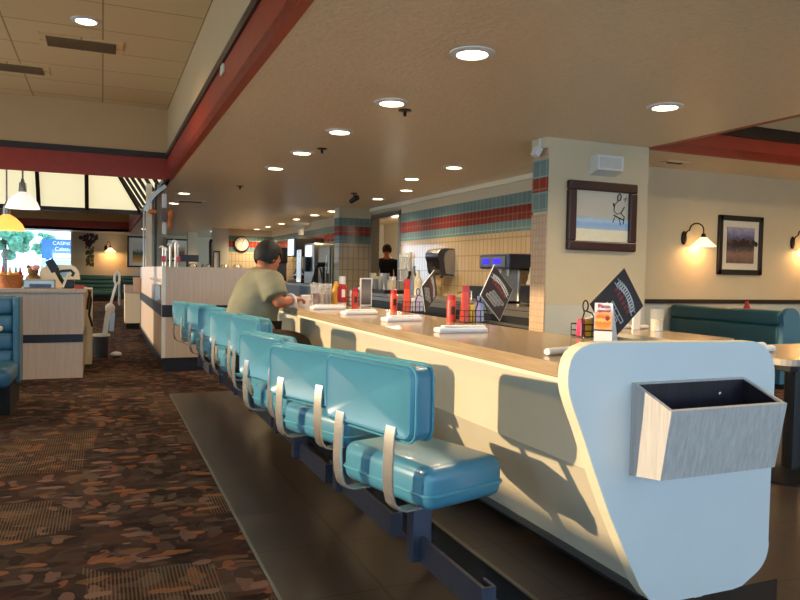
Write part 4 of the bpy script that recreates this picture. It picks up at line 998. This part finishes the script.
# ------------------------------------------------------------------ on the counter
CZ = .795
roll((1.235, 1.715, CZ), .30, .15, .015, 'cream napkin roll peeking over the rounded corner of the end panel', 'napkins on the counter')
def napkin(x, y, ang, label, L=.21, w=.06):
    t = thing('folded_napkin', label, 'napkin', (x, y, CZ), 'napkins on the counter')
    b = B(); dx, dy = math.cos(ang), math.sin(ang)
    b.obox((x, y, CZ+.010), (L, w, .020), (0, 0, ang), .008, 3); b.build('napkin', 'paper', t, smooth=True)
    b = B(); b.obox((x+dx*.01, y+dy*.01, CZ+.023), (L*.86, w*.6, .010), (0, 0, ang+.04), .004, 2); b.build('upper_fold', 'paper', t, smooth=True)
napkin(1.29, 2.46, -.05, 'folded white napkin on the counter before the caddy with the tall red menu flag')
napkin(1.31, 3.10, .25, 'folded white napkin on the counter before the shiny tilted menu')
napkin(1.28, 3.62, .25, 'folded white napkin on the counter before the red ketchup bottle')
napkin(1.26, 4.14, .1, 'folded white napkin on the counter beside the amber drink')
def caddy(x, y, label, packs, handle=True, s=1.0, hx=0):
    t = thing('condiment_caddy', label, 'caddy', (x, y, CZ), 'wire caddies on the counter')
    b = B(); w, d, h = .062*s, .045*s, .055*s
    for z in (CZ+.004, CZ+.028*s, CZ+h):
        b.tube([(x-w, y-d, z), (x+w, y-d, z), (x+w, y+d, z), (x-w, y+d, z)], .0022, 6, True)
    for px, py in ((-1, -1), (-.33, -1), (.33, -1), (1, -1), (1, 0), (1, 1), (.33, 1), (-.33, 1), (-1, 1), (-1, 0)):
        b.tube([(x+px*w, y+py*d, CZ+.002), (x+px*w, y+py*d, CZ+h)], .0022, 6)
    b.build('wire_frame', 'black', t, smooth=True)
    if handle:
        X = x+hx
        b = B(); b.tube([(X-.005, y-d, CZ+.005), (X-.005, y-d, CZ+.065), (X+.008, y-d+.005, CZ+.092), (X+.018, y-.02, CZ+.098)], .003, 6)
        b.tube([(X+.055, y-d, CZ+.005), (X+.055, y-d, CZ+.065), (X+.042, y-d+.005, CZ+.092), (X+.030, y-.02, CZ+.098)], .003, 6)
        loop = [(X+.024+.012*math.cos(a), y-.02, CZ+.118+.02*math.sin(a)) for a in [2*PI*i/14 for i in range(14)]]; b.tube(loop, .003, 6, True)
        b.build('handle', 'black', t, smooth=True)
    for i, (m, dx, dy, hh) in enumerate(packs):
        b = B()
        for k in range(4): b.obox((x+dx, y+dy-.012+.008*k, CZ+hh/2+.004), (.030, .005, hh-.004*(k % 2)), (.06*(k-1.5), 0, .05*k), .001, 1)
        b.build('packet_stack', m, t)
    return t
caddy(1.70, 2.20, 'black wire caddy of pink, yellow and lilac packets beside the food photo card', [('pink', -.047, -.015, .066), ('yellow_p', -.027, -.017, .066), ('lilac', .0, -.01, .070), ('paper', .027, .012, .07), ('blue_p', .04, .015, .085)], s=.88, hx=-.06)
caddy(1.625, 2.99, 'wire caddy with red topped sugar packets before the tilted charcoal menu', [('coral', -.05, -.02, .14), ('red_plastic', -.035, .0, .17), ('yellow_p', -.012, -.02, .08), ('lilac', .012, -.02, .085), ('blue_p', .04, .0, .12)], s=1.05)
caddy(1.70, 3.86, 'wire caddy with orange red packets before the shiny edged menu', [('coral', -.05, -.02, .13), ('red_plastic', -.04, .0, .19), ('paper', -.01, -.02, .08), ('lilac', .015, -.02, .09), ('blue_p', .045, .0, .13)], s=1.1)
caddy(1.60, 4.62, 'wire caddy of white packets before the small framed upright menu', [('paper', -.03, -.02, .10), ('lilac', 0, -.02, .09), ('blue_p', .035, .0, .11), ('paper', .045, .02, .12)], s=1.05)
def red_flag(x, y, label):
    t = thing('squeeze_bottle', label, 'bottle', (x, y, CZ), 'red squeeze bottles')
    B().lathe((x, y, CZ), [(0, 0), (.021, 0), (.023, .085), (.019, .10), (.017, .125), (0, .125)], 14).build('bottle', 'coral', t, smooth=True)
    B().box(x-.012, x+.008, y-.0245, y-.0205, CZ+.035, CZ+.075).build('dark_print', 'frame_brown', t)
    B().lathe((x, y, CZ), [(.018, .105), (.0195, .107), (.0185, .128), (0, .128)], 14).build('cap', 'red_plastic', t)
red_flag(1.535, 3.03, 'red squeeze bottle left of the caddy at the tilted charcoal menu'); red_flag(1.61, 3.94, 'red squeeze bottle left of the caddy at the shiny edged menu'); red_flag(1.475, 4.26, 'small orange red sauce bottle right of the ketchup bottle')
def menu(T, R, Lc, label, sc=1.0, prints=True, edge='paper'):
    T, R, Lc = Vector(T), Vector(R), Vector(Lc); e1, e2 = (R-T)*sc, (Lc-T)*sc
    t = thing('tilted_menu', label, 'menu', tuple(T+e1+e2), 'charcoal menus on the counter')
    c = T+(e1+e2)/2; n = e1.cross(e2).normalized()
    if n.y > 0: n = -n
    B().slab(c, e1/2, e2/2, .003).build('border', edge, t)
    B().slab(c+n*.0025, e1*.48, e2*.485, .002).build('cover', 'menu_dark', t)
    # reading direction runs from the left corner up to the top corner
    u = (-e2).normalized(); v = (-e1).normalized(); l1, l2 = e1.length, e2.length
    base = c + n*.004
    if prints:
        b = B()
        for i in range(12):     # curved ribbon of small white characters
            a = -1 + 2*i/11; off = .36 - .10*abs(a)**2
            pc = base + v*(a*l1*.36) + u*(off*l2*.8)
            for k in (-1, 1): b.slab(pc + u*k*.012*l2/.25, v*.010*l1/.19*1.6, u*.0012, .001)
            b.slab(pc, v*.0028, u*.007, .001)
        b.build('ribbon_print', 'menu_white', t)
        b = B()
        for i in range(6):
            pc = base + v*((i-2.5)*l1*.115) + u*(.12*l2); b.slab(pc, v*l1*.035, u*.010, .001); b.slab(pc+u*.017, v*l1*.012, u*.008, .001)
        b.build('red_print', 'menu_red', t)
        b = B()
        for i in range(3):      # outlined words
            pc = base + v*(.10*l1*(i-1)) + u*((-.10-.11*i)*l2); w = l1*(.26-.02*i); hh_ = l2*.035
            for k in (-1, 1):
                b.slab(pc+u*k*hh_, v*w, u*.0013, .001); b.slab(pc+v*k*w, u*hh_, v*.0013, .001); b.slab(pc+v*k*w*.33, u*hh_, v*.0010, .001)
        b.build('white_print', 'menu_white', t)
    return t
menu((1.785, 2.117, 1.056), (1.903, 2.126, .892), (1.573, 2.069, .904), 'large charcoal menu standing on its corner behind the food photo card', .86, True, 'menu_dark')
menu((1.768, 3.04, 1.073), (1.88, 3.064, .963), (1.658, 2.96, .942), 'charcoal menu with white border tilted on its corner below the blue display', 1.13)
menu((1.814, 3.817, 1.045), (1.867, 3.873, .877), (1.647, 3.645, .941), 'shiny charcoal menu seen edge on with white right border, left of the towel dispenser', .90)
t = thing('framed_menu', 'small upright grey menu in a white frame before the tiled pier', 'menu', (1.66, 4.56, CZ))
B().box(1.615, 1.70, 4.555, 4.565, CZ, .985).build('frame', 'paper', t); B().box(1.623, 1.692, 4.552, 4.556, CZ+.01, .977).build('page', paint('grey_print', [(0, '#4a4440'), (.5, '#8a8078'), (1, '#5a524c')], 1, 1, 3, 9), t)
# food photo tent card
t = thing('tent_card', 'white tent card with an orange pizza photo standing by the black wire caddy', 'card', (1.65, 2.03, CZ))
A0, A1 = Vector((1.60, 2.045, CZ)), Vector((1.643, 2.0, CZ)); up = Vector((.012, .015, .135)); rgt = A1-A0
def tp(a, c, off=0): return A0 + rgt*a + up*c + Vector((-.65, -.76, .12)).normalized()*off
b = B(); b.quad(tp(0, 0), tp(1, 0), tp(1, 1), tp(0, 1)); bk_ = Vector((.062, .045, 0))
b.quad(tp(1, 0)+bk_, tp(0, 0)+bk_, tp(0, 1), tp(1, 1)); b.quad(tp(1, 0), tp(1, 0)+bk_, tp(1, 1)+Vector((.001, .001, 0)), tp(1, 1)); b.quad(tp(0, 0)+bk_, tp(0, 0), tp(0, 1), tp(0, 1)+Vector((.001, .001, 0)))
b.build('card', 'paper', t)
b = B(); b.quad(tp(.02, .30, .001), tp(.98, .30, .001), tp(.98, .76, .001), tp(.02, .76, .001)); b.build('photo_ground', plain('warm_pale_print', '#e0a878', .6), t)
b = B(); k = [tp(.48+.46*math.cos(2*PI*i/20), .53+.215*math.sin(2*PI*i/20), .0016) for i in range(20)]; b.bm.faces.new([b.bm.verts.new(q) for q in k]); b.build('pizza', paint('pizza_print', [(0, '#e8a04a'), (.4, '#e07a30'), (.55, '#f0c070'), (.75, '#d05a28'), (1, '#efb060')], 1, 1, 1, 7), t)
b = B(); k = [tp(.72+.12*math.cos(2*PI*i/12), .60+.06*math.sin(2*PI*i/12), .002) for i in range(12)]; b.bm.faces.new([b.bm.verts.new(q) for q in k]); b.build('tomato_cup', plain('dark_red_print', '#8a2a1e', .5), t)
b = B(); b.quad(tp(.0, .27, .0012), tp(1, .27, .0012), tp(1, .31, .0012), tp(0, .31, .0012)); b.build('plate_rim', 'frame_brown', t)
uu = rgt.normalized(); vv = up.normalized()
text_mesh('Pizza', .021, tp(.5, .91, .002), uu, vv, 'red_plastic', t); text_mesh('special', .017, tp(.5, .80, .002), uu, vv, 'red_plastic', t)
# bottles and glasses
def glass(x, y, label, liquid, h=.125):
    t = thing('drinking_glass', label, 'glass', (x, y, CZ), 'drinks on the counter')
    B().lathe((x, y, CZ), [(0, 0), (.030, 0), (.038, h), (.0355, h), (.028, .006), (0, .006)], 20).build('glass', 'tumbler', t, smooth=True)
    B().lathe((x, y, CZ+.007), [(0, 0), (.027, 0), (.031, h*.48), (0, h*.48)], 16).build('drink', liquid, t, smooth=True)
glass(1.345, 4.70, 'clear glass half full of amber brown drink near the man', 'cola', .15)
glass(1.43, 4.72, 'clear glass of iced water beside the yellow mustard bottle', 'ice', .145)
glass(1.47, 5.0, 'clear glass behind the amber drink', 'ice', .135)
t = thing('mustard_bottle', 'yellow mustard bottle between water glass and ketchup', 'bottle', (1.465, 4.62, CZ))
B().lathe((1.465, 4.62, CZ), [(0, 0), (.026, 0), (.027, .11), (.012, .145), (.006, .165), (0, .165)], 14).build('bottle', 'yellow', t, smooth=True)
t = thing('ketchup_bottle', 'red ketchup bottle with white cap and white label', 'bottle', (1.442, 4.42, CZ))
B().lathe((1.442, 4.42, CZ), [(0, .03), (.028, .03), (.031, .05), (.031, .125), (.02, .15), (0, .15)], 18).build('bottle', 'red_plastic', t, smooth=True)
B().lathe((1.442, 4.42, CZ), [(0, 0), (.028, 0), (.026, .03), (0, .03)], 18).build('base_cap', 'white', t, smooth=True)
B().lathe((1.442, 4.42, CZ), [(0, .15), (.021, .15), (.02, .20), (0, .20)], 18).build('top_cap', 'white', t, smooth=True)
B().box(1.43, 1.452, 4.386, 4.39, CZ+.065, CZ+.115).build('label', 'paper', t)

# ------------------------------------------------------------------ people
def skin_mesh(joints, edges, root, sub=2):
    """joints: name -> (x, y, z, rx, ry); grown into one tapering surface"""
    names = list(joints); me = bpy.data.meshes.new('skin_tmp')
    me.from_pydata([joints[k][:3] for k in names], [(names.index(a), names.index(c)) for a, c in edges], [])
    ob = bpy.data.objects.new('skin_tmp', me); C.objects.link(ob)
    m = ob.modifiers.new('s', 'SKIN'); m.use_smooth_shade = True
    for i, k in enumerate(names):
        j = joints[k]; d = me.skin_vertices[0].data[i]; d.radius = (j[3], j[4] if len(j) > 4 else j[3]); d.use_root = (k == root)
    ss = ob.modifiers.new('u', 'SUBSURF'); ss.levels = sub; ss.render_levels = sub
    bpy.context.view_layer.update()
    out = bpy.data.meshes.new_from_object(ob.evaluated_get(bpy.context.evaluated_depsgraph_get()))
    bpy.data.objects.remove(ob); return out
def fuse(b, voxel):
    """one continuous closed surface out of overlapping pieces"""
    me = bpy.data.meshes.new('fuse_tmp'); bmesh.ops.recalc_face_normals(b.bm, faces=b.bm.faces); b.bm.to_mesh(me); b.bm.free()
    ob = bpy.data.objects.new('fuse_tmp', me); C.objects.link(ob)
    m = ob.modifiers.new('r', 'REMESH'); m.mode = 'VOXEL'; m.voxel_size = voxel; m.use_smooth_shade = True
    sm = ob.modifiers.new('sm', 'SMOOTH'); sm.factor = .5; sm.iterations = 3
    bpy.context.view_layer.update()
    out = bpy.data.meshes.new_from_object(ob.evaluated_get(bpy.context.evaluated_depsgraph_get()))
    bpy.data.objects.remove(ob); r = B(); r.bm.from_mesh(out); return r
def frame(fwd, up=(0, 0, 1)):
    f = Vector(fwd).normalized(); l = Vector(up).cross(f).normalized(); u = f.cross(l)
    return Matrix((f, l, u)).transposed()
def add_head(b, c, fwd, s=1.0, up=(0, 0, 1)):
    R = frame(fwd, up); c = Vector(c); q = R.to_quaternion()
    w = lambda x, y, z: c + R @ Vector((x*s, y*s, z*s))
    b.ball(w(0, 0, .015), .1*s, (.95, .76, 1.0), 3, q)          # skull
    b.ball(w(.03, 0, -.045), .07*s, (.92, .82, 1.0), 3, q)       # jaw
    b.ball(w(.062, 0, -.082), .026*s, (1, 1.1, .8), 2, q)        # chin
    b.ball(w(.097, 0, -.012), .016*s, (1.1, .75, 1.5), 2, q)     # nose
    b.ball(w(.106, 0, -.024), .012*s, (1, 1.3, .8), 2, q)
    b.ball(w(.078, 0, .022), .03*s, (.6, 1.9, .45), 2, q)        # brow
    b.ball(w(.088, 0, -.056), .014*s, (.7, 1.9, .45), 2, q)      # mouth
    for k in (-1, 1):
        b.ball(w(-.003, .078*k, -.012), .024*s, (.75, .35, 1.25), 2, q)   # ears
        b.ball(w(.06, .045*k, -.02), .026*s, (.8, .8, .9), 2, q)          # cheeks
    return w, q
def add_hand(b, wrist, d, palm_up, side, s=1.0, curl=.9):
    """palm, four unequal curled fingers and a thumb off the side of the palm"""
    d = Vector(d).normalized(); n = Vector(palm_up); n = (n - d*n.dot(d)).normalized(); sd = d.cross(n)*side; wv = Vector(wrist)
    q = Matrix((d, sd*side, n)).transposed().to_quaternion()
    b.ball(wv + d*.042*s, .04*s, (1.15, .92, .42), 2, q)
    for i, (off, L) in enumerate(((-.027, .066), (-.009, .074), (.009, .070), (.026, .055))):
        p = wv + d*.068*s + sd*off*s; pts = [p]; a = 0
        for k in range(3):
            a += curl*(.35 if k == 0 else .55); p = p + (d*math.cos(a) - n*math.sin(a))*L*s*(.42, .32, .26)[k]; pts.append(p)
        b.tube([wv + d*.035*s + sd*off*s*.8] + pts, [.0095*s, .0093*s, .0088*s, .008*s, .007*s], 8)
    p0 = wv + d*.022*s - sd*.028*s
    b.tube([p0, p0 + (d*.6-sd*.8)*.03*s, p0 + (d*.9-sd*.75-n*.3)*.05*s, p0 + (d*1.2-sd*.55-n*.55)*.06*s], [.0125*s, .0115*s, .0095*s, .008*s], 8)
def hair_cap(b, w, q, s, keep, r=.108, sc=(.97, .80, 1.02), c=(-.006, 0, .02)):
    t = bmesh.new(); bmesh.ops.create_icosphere(t, subdivisions=4, radius=1)
    for v in t.verts: v.co = Vector((v.co.x*sc[0]*r+c[0], v.co.y*sc[1]*r+c[1], v.co.z*sc[2]*r+c[2]))
    bad = [f for f in t.faces if not keep(f.calc_center_median())]
    bmesh.ops.delete(t, geom=bad, context='FACES')
    rn = random.Random(5)
    for v in t.verts: v.co *= 1+rn.uniform(-.012, .02)
    rim = [e for e in t.edges if e.is_boundary]
    ext = bmesh.ops.extrude_edge_only(t, edges=rim)
    for v in ext['geom']:
        if isinstance(v, bmesh.types.BMVert): v.co *= .86
    mp = {}
    for v in t.verts: mp[v] = b.bm.verts.new(w(*v.co))
    for f in t.faces: b.bm.faces.new([mp[v] for v in f.verts])
    t.free()
def from_mesh(me):
    r = B(); r.bm.from_mesh(me); return r

# seated man
py = 4.49
man = thing('person', 'seated man in olive grey short sleeved shirt leaning over the counter', 'person', (.88, py, 0))
J = {'pel': (.845, py, .565, .115, .12), 'wst': (.865, py, .68, .10, .11), 'cst': (.895, py, .84, .085, .10), 'upc': (.930, py, .955, .055, .06), 'nek': (.935, py-.01, 1.035, .05, .05), 'hed': (.948, py-.015, 1.07, .05, .05),
     'shr': (.96, py-.155, .94, .045, .045), 'elr': (.990, py-.235, .822, .043, .043), 'wrr': (1.095, py-.135, .845, .027, .030),
     'shl': (.96, py+.155, .94, .045, .045), 'ell': (1.04, py+.22, .832, .043, .043), 'wrl': (1.125, py+.075, .845, .027, .030),
     'hpr': (.86, py-.10, .56, .09, .09), 'knr': (1.115, py-.36, .585, .062, .062), 'anr': (1.05, py-.36, .17, .04, .04), 'ftr': (1.06, py-.36, .06, .035, .035),
     'hpl': (.86, py+.10, .56, .09, .09), 'knl': (1.12, py+.10, .575, .062, .062), 'anl': (1.04, py+.10, .17, .04, .04), 'ftl': (1.05, py+.10, .06, .035, .035)}
E1 = [('pel', 'wst'), ('wst', 'cst'), ('cst', 'upc'), ('upc', 'nek'), ('nek', 'hed'), ('upc', 'shr'), ('shr', 'elr'), ('elr', 'wrr'), ('upc', 'shl'), ('shl', 'ell'), ('ell', 'wrl'),
      ('pel', 'hpr'), ('hpr', 'knr'), ('knr', 'anr'), ('anr', 'ftr'), ('pel', 'hpl'), ('hpl', 'knl'), ('knl', 'anl'), ('anl', 'ftl')]
bb_ = from_mesh(skin_mesh(J, E1, 'pel'))
hw_, hq = add_head(bb_, (.962, py-.02, 1.102), (.78, .44, -.50), .88)
add_hand(bb_, (1.095, py-.135, .845), (.82, .48, .02), (-.1, 0, 1), 1, .86, .8)
add_hand(bb_, (1.125, py+.075, .845), (.9, -.3, .02), (-.1, 0, 1), -1, .86, .8)
fuse(bb_, .0065).build('body', 'skin', man, smooth=True)
def loft(b, rings, n=28):
    R_ = []
    for (x, y, z, rx, ry, tilt) in rings:
        ct, st_ = math.cos(tilt), math.sin(tilt)
        R_.append([b.bm.verts.new((x + rx*math.cos(a)*ct, y + ry*math.sin(a), z - rx*math.cos(a)*st_)) for a in [2*PI*k/n for k in range(n)]])
    for A_, B_ in zip(R_, R_[1:]):
        for k in range(n): b.bm.faces.new((A_[k], A_[(k+1) % n], B_[(k+1) % n], B_[k]))
    b.bm.faces.new(R_[0][::-1]); b.bm.faces.new(R_[-1])
bs = B()
loft(bs, [(.855, py, .575, .165, .18, 0), (.86, py, .62, .170, .182, .05), (.867, py, .70, .166, .182, .1), (.88, py, .78, .158, .182, .18), (.90, py, .86, .148, .184, .25), (.918, py, .92, .130, .175, .3), (.935, py, .975, .105, .145, .35), (.942, py-.004, 1.005, .085, .10, .35), (.950, py-.008, 1.025, .066, .07, .35)])
for sgn, mid, end in ((-1, (.968, py-.205, .897), (.978, py-.222, .864)), (1, (.985, py+.19, .897), (1.01, py+.208, .868))):
    bs.tube([(.925, py+.07*sgn, .955), (.955, py+.15*sgn, .945), mid, end], [.085, .085, .078, .076], 16)
shirt = fuse(bs, .011)
rn = random.Random(2)
from mathutils import noise as mn
for v in shirt.bm.verts:
    v.co += Vector((1, .4, .2))*.012*mn.noise(Vector((v.co.x*8, v.co.y*8, v.co.z*13))) + Vector((0, 0, 1))*.004*mn.noise(v.co*24)
sh_ = shirt.build('shirt', 'shirt', man, smooth=True)
sh_['label'] = 'olive grey short sleeved shirt'
TJ = {'pel': (.842, py, .585, .148, .16), 'hpr': (.87, py-.10, .565, .105, .105), 'knr': (1.11, py-.36, .60, .088, .088), 'anr': (1.045, py-.36, .15, .058, .058),
      'hpl': (.87, py+.10, .565, .105, .105), 'knl': (1.105, py+.10, .578, .078, .078), 'anl': (1.04, py+.10, .15, .058, .058)}
from_mesh(skin_mesh(TJ, [('pel', 'hpr'), ('hpr', 'knr'), ('knr', 'anr'), ('pel', 'hpl'), ('hpl', 'knl'), ('knl', 'anl')], 'pel')).build('trousers', 'trousers', man, smooth=True)
b = B(); b.tube([(.845+.146*math.cos(a), py+.170*math.sin(a), .612) for a in [2*PI*i/24 for i in range(24)]], .012, 6, True); b.build('belt', 'black', man, smooth=True)
for dy in (-.36, .10):
    b = B(); b.box(1.0, 1.17, py+dy-.038, py+dy+.038, .095, .16, .025, 3); b.build('shoe', 'shoe', man, smooth=True)
b = B(); hair_cap(b, hw_, hq, .88, lambda p: (p.z > .045 - .02*(p.x < -.01)) or (p.x < .012 and p.z > -.062 + .5*max(0, p.x+.03)), r=.112)
b.build('hair', 'hair', man, smooth=True)
b = B(); wv = Vector((1.083, py-.147, .843)); dd = Vector((.72, .68, .12)).normalized(); o1 = dd.orthogonal().normalized(); o2 = dd.cross(o1)
b.tube([wv + (o1*math.cos(a)+o2*math.sin(a))*.034 for a in [2*PI*i/18 for i in range(18)]], .009, 6, True); b.build('wrist_band', 'paper', man, smooth=True)
for k in (-1, 1):
    B().ball(hw_(.084, .033*k, .004), .010).build('eye', 'black', man, smooth=True)
o = tag(B().obox((1.19, py-.075, .836), (.09, .012, .075), (.3, .0, .6), .002).build('folded_paper', 'paper', None, (1.19, py-.075, CZ)), 'folded pale paper sheet held upright in the seated man hands', 'paper')
t = thing('plate', 'white plate on the counter beyond the seated man hands', 'plate', (1.40, 5.30, CZ))
B().lathe((1.40, 5.30, CZ), [(0, 0.004), (.07, .002), (.11, .018), (.108, .022), (.07, .008), (0, .008)], 28).build('dish', 'paper', t, smooth=True)

# kitchen worker through the doorway
wx, wy = 5.12, 12.75
wk = thing('person', 'kitchen worker in black shirt and dark maroon cap in the doorway', 'person', (wx, wy, 0))
J = {'pel': (wx, wy, .76, .12, .10), 'wst': (wx+.01, wy, .92, .115, .10), 'cst': (wx+.02, wy, 1.06, .135, .11), 'upc': (wx+.03, wy, 1.19, .10, .09), 'nek': (wx+.05, wy, 1.28, .045, .045), 'hed': (wx+.06, wy, 1.33, .045, .045),
     'shr': (wx+.02, wy-.17, 1.17, .06, .06), 'elr': (wx+.04, wy-.22, .93, .042, .042), 'wrr': (wx+.22, wy-.16, .84, .028, .028), 'shl': (wx+.02, wy+.17, 1.17, .06, .06), 'ell': (wx+.04, wy+.22, .93, .042, .042), 'wrl': (wx+.22, wy+.16, .84, .028, .028),
     'hpr': (wx, wy-.09, .72, .085, .085), 'knr': (wx+.01, wy-.09, .41, .058, .058), 'anr': (wx, wy-.09, .09, .04, .04), 'ftr': (wx+.08, wy-.09, .04, .035, .035), 'hpl': (wx, wy+.09, .72, .085, .085), 'knl': (wx+.01, wy+.09, .41, .058, .058), 'anl': (wx, wy+.09, .09, .04, .04), 'ftl': (wx+.08, wy+.09, .04, .035, .035)}
bb_ = from_mesh(skin_mesh(J, E1, 'pel'))
kw, kq = add_head(bb_, (wx+.075, wy, 1.385), (.95, .1, -.25), .9)
add_hand(bb_, (wx+.22, wy-.16, .84), (.95, .1, -.1), (0, 0, 1), 1, .88); add_hand(bb_, (wx+.22, wy+.16, .84), (.95, -.1, -.1), (0, 0, 1), -1, .88)
fuse(bb_, .008).build('body', 'skin', wk, smooth=True)
KJ = {'hem': (wx, wy, .70, .14, .125), 'wst': (wx+.01, wy, .92, .135, .12), 'cst': (wx+.02, wy, 1.06, .155, .13), 'upc': (wx+.03, wy, 1.185, .115, .105), 'col': (wx+.045, wy, 1.255, .06, .06), 'shr': (wx+.02, wy-.17, 1.165, .08, .08), 'slr': (wx+.035, wy-.215, .96, .068, .068), 'cur': (wx+.18, wy-.17, .855, .05, .05),
      'shl': (wx+.02, wy+.17, 1.165, .08, .08), 'sll': (wx+.035, wy+.215, .96, .068, .068), 'cul': (wx+.18, wy+.17, .855, .05, .05)}
from_mesh(skin_mesh(KJ, [('hem', 'wst'), ('wst', 'cst'), ('cst', 'upc'), ('upc', 'col'), ('upc', 'shr'), ('shr', 'slr'), ('slr', 'cur'), ('upc', 'shl'), ('shl', 'sll'), ('sll', 'cul')], 'wst')).build('shirt', 'black_cloth', wk, smooth=True)
PJ = {'pel': (wx, wy, .745, .135, .115), 'hpr': (wx, wy-.09, .71, .10, .10), 'knr': (wx+.01, wy-.09, .41, .075, .075), 'anr': (wx, wy-.09, .06, .06, .06), 'hpl': (wx, wy+.09, .71, .10, .10), 'knl': (wx+.01, wy+.09, .41, .075, .075), 'anl': (wx, wy+.09, .06, .06, .06)}
from_mesh(skin_mesh(PJ, [('pel', 'hpr'), ('hpr', 'knr'), ('knr', 'anr'), ('pel', 'hpl'), ('hpl', 'knl'), ('knl', 'anl')], 'pel')).build('trousers', 'black_cloth', wk, smooth=True)
for dy in (-.09, .09):
    b = B(); b.box(wx-.06, wx+.15, wy+dy-.04, wy+dy+.04, 0, .075, .025, 3); b.build('shoe', 'shoe', wk, smooth=True)
b = B(); hair_cap(b, kw, kq, .9, lambda p: p.z > .02 or (p.x < .0 and p.z > -.05), r=.123); b.ball(kw(.11, 0, .045), .06, (1, 1.05, .15), 2, kq); b.build('cap', 'cap', wk, smooth=True)

wk.rotation_euler = (0, 0, math.radians(68)); wk.location = (5.18, 13.08, 0); wk.scale = (1.06, 1.06, 1.06)
# ------------------------------------------------------------------ light, sky, camera
sl = bpy.data.lights.new('sun', 'SUN'); sl.energy = SUN_E = 2.0; sl.color = (1, .76, .45); sl.angle = math.radians(1.0)
so = bpy.data.objects.new('sun', sl); C.objects.link(so); so.rotation_euler = SUN_DIR.to_track_quat('-Z', 'Y').to_euler()
w_ = bpy.data.worlds.new('sky'); bpy.context.scene.world = w_; w_.use_nodes = True
bg = w_.node_tree.nodes['Background']; bg.inputs['Color'].default_value = (.52, .76, 1.0, 1); bg.inputs['Strength'].default_value = 1.9
for nm, (x, y), p in (('left_bay_fill', (-2.2, 3.6), 110), ('left_bay_fill', (-2.6, 8.6), 90), ('right_bay_fill', (6.8, 3.0), 170), ('far_bay_fill', (-1.6, 21.0), 90)):  # added fill lamps without fixtures, brighten and warm the raised bays
    ld = bpy.data.lights.new(nm, 'SPOT'); ld.energy = p; ld.color = (1, .74, .42); ld.spot_size = math.radians(160); ld.spot_blend = .8; ld.shadow_soft_size = .1
    lo = bpy.data.objects.new(nm, ld); C.objects.link(lo); lo.location = (x, y, 3.15)
ld = bpy.data.lights.new('back_room_fill', 'POINT'); ld.energy = 30; ld.color = (1, .85, .65); ld.shadow_soft_size = .15  # added fill lamp without a fixture, lights the room behind the doorway
lo = bpy.data.objects.new('back_room_fill', ld); C.objects.link(lo); lo.location = (5.8, 14.0, 2.0)

yaw, pit, rol = .39672, .03715, .019274
f = Vector((math.sin(yaw)*math.cos(pit), math.cos(yaw)*math.cos(pit), -math.sin(pit)))
r0 = Vector((math.cos(yaw), -math.sin(yaw), 0)); u0 = r0.cross(f)
r = r0*math.cos(rol) + u0*math.sin(rol); u = -r0*math.sin(rol) + u0*math.cos(rol)
cam = bpy.data.cameras.new('camera'); co = bpy.data.objects.new('camera', cam); C.objects.link(co)
m = Matrix((r, u, -f)).transposed().to_4x4(); m.translation = Vector((0, 0, H)); co.matrix_world = m
cam.sensor_width = 36; cam.sensor_fit = 'HORIZONTAL'; cam.lens = 712/800*36; cam.clip_start = .05; cam.clip_end = 200
sc = bpy.context.scene; sc.camera = co
sc.view_settings.view_transform = 'Standard'; sc.view_settings.look = 'None'; sc.view_settings.gamma = 1; sc.view_settings.exposure = 1.38
try: sc.view_settings.use_curve_mapping = False
except Exception: pass
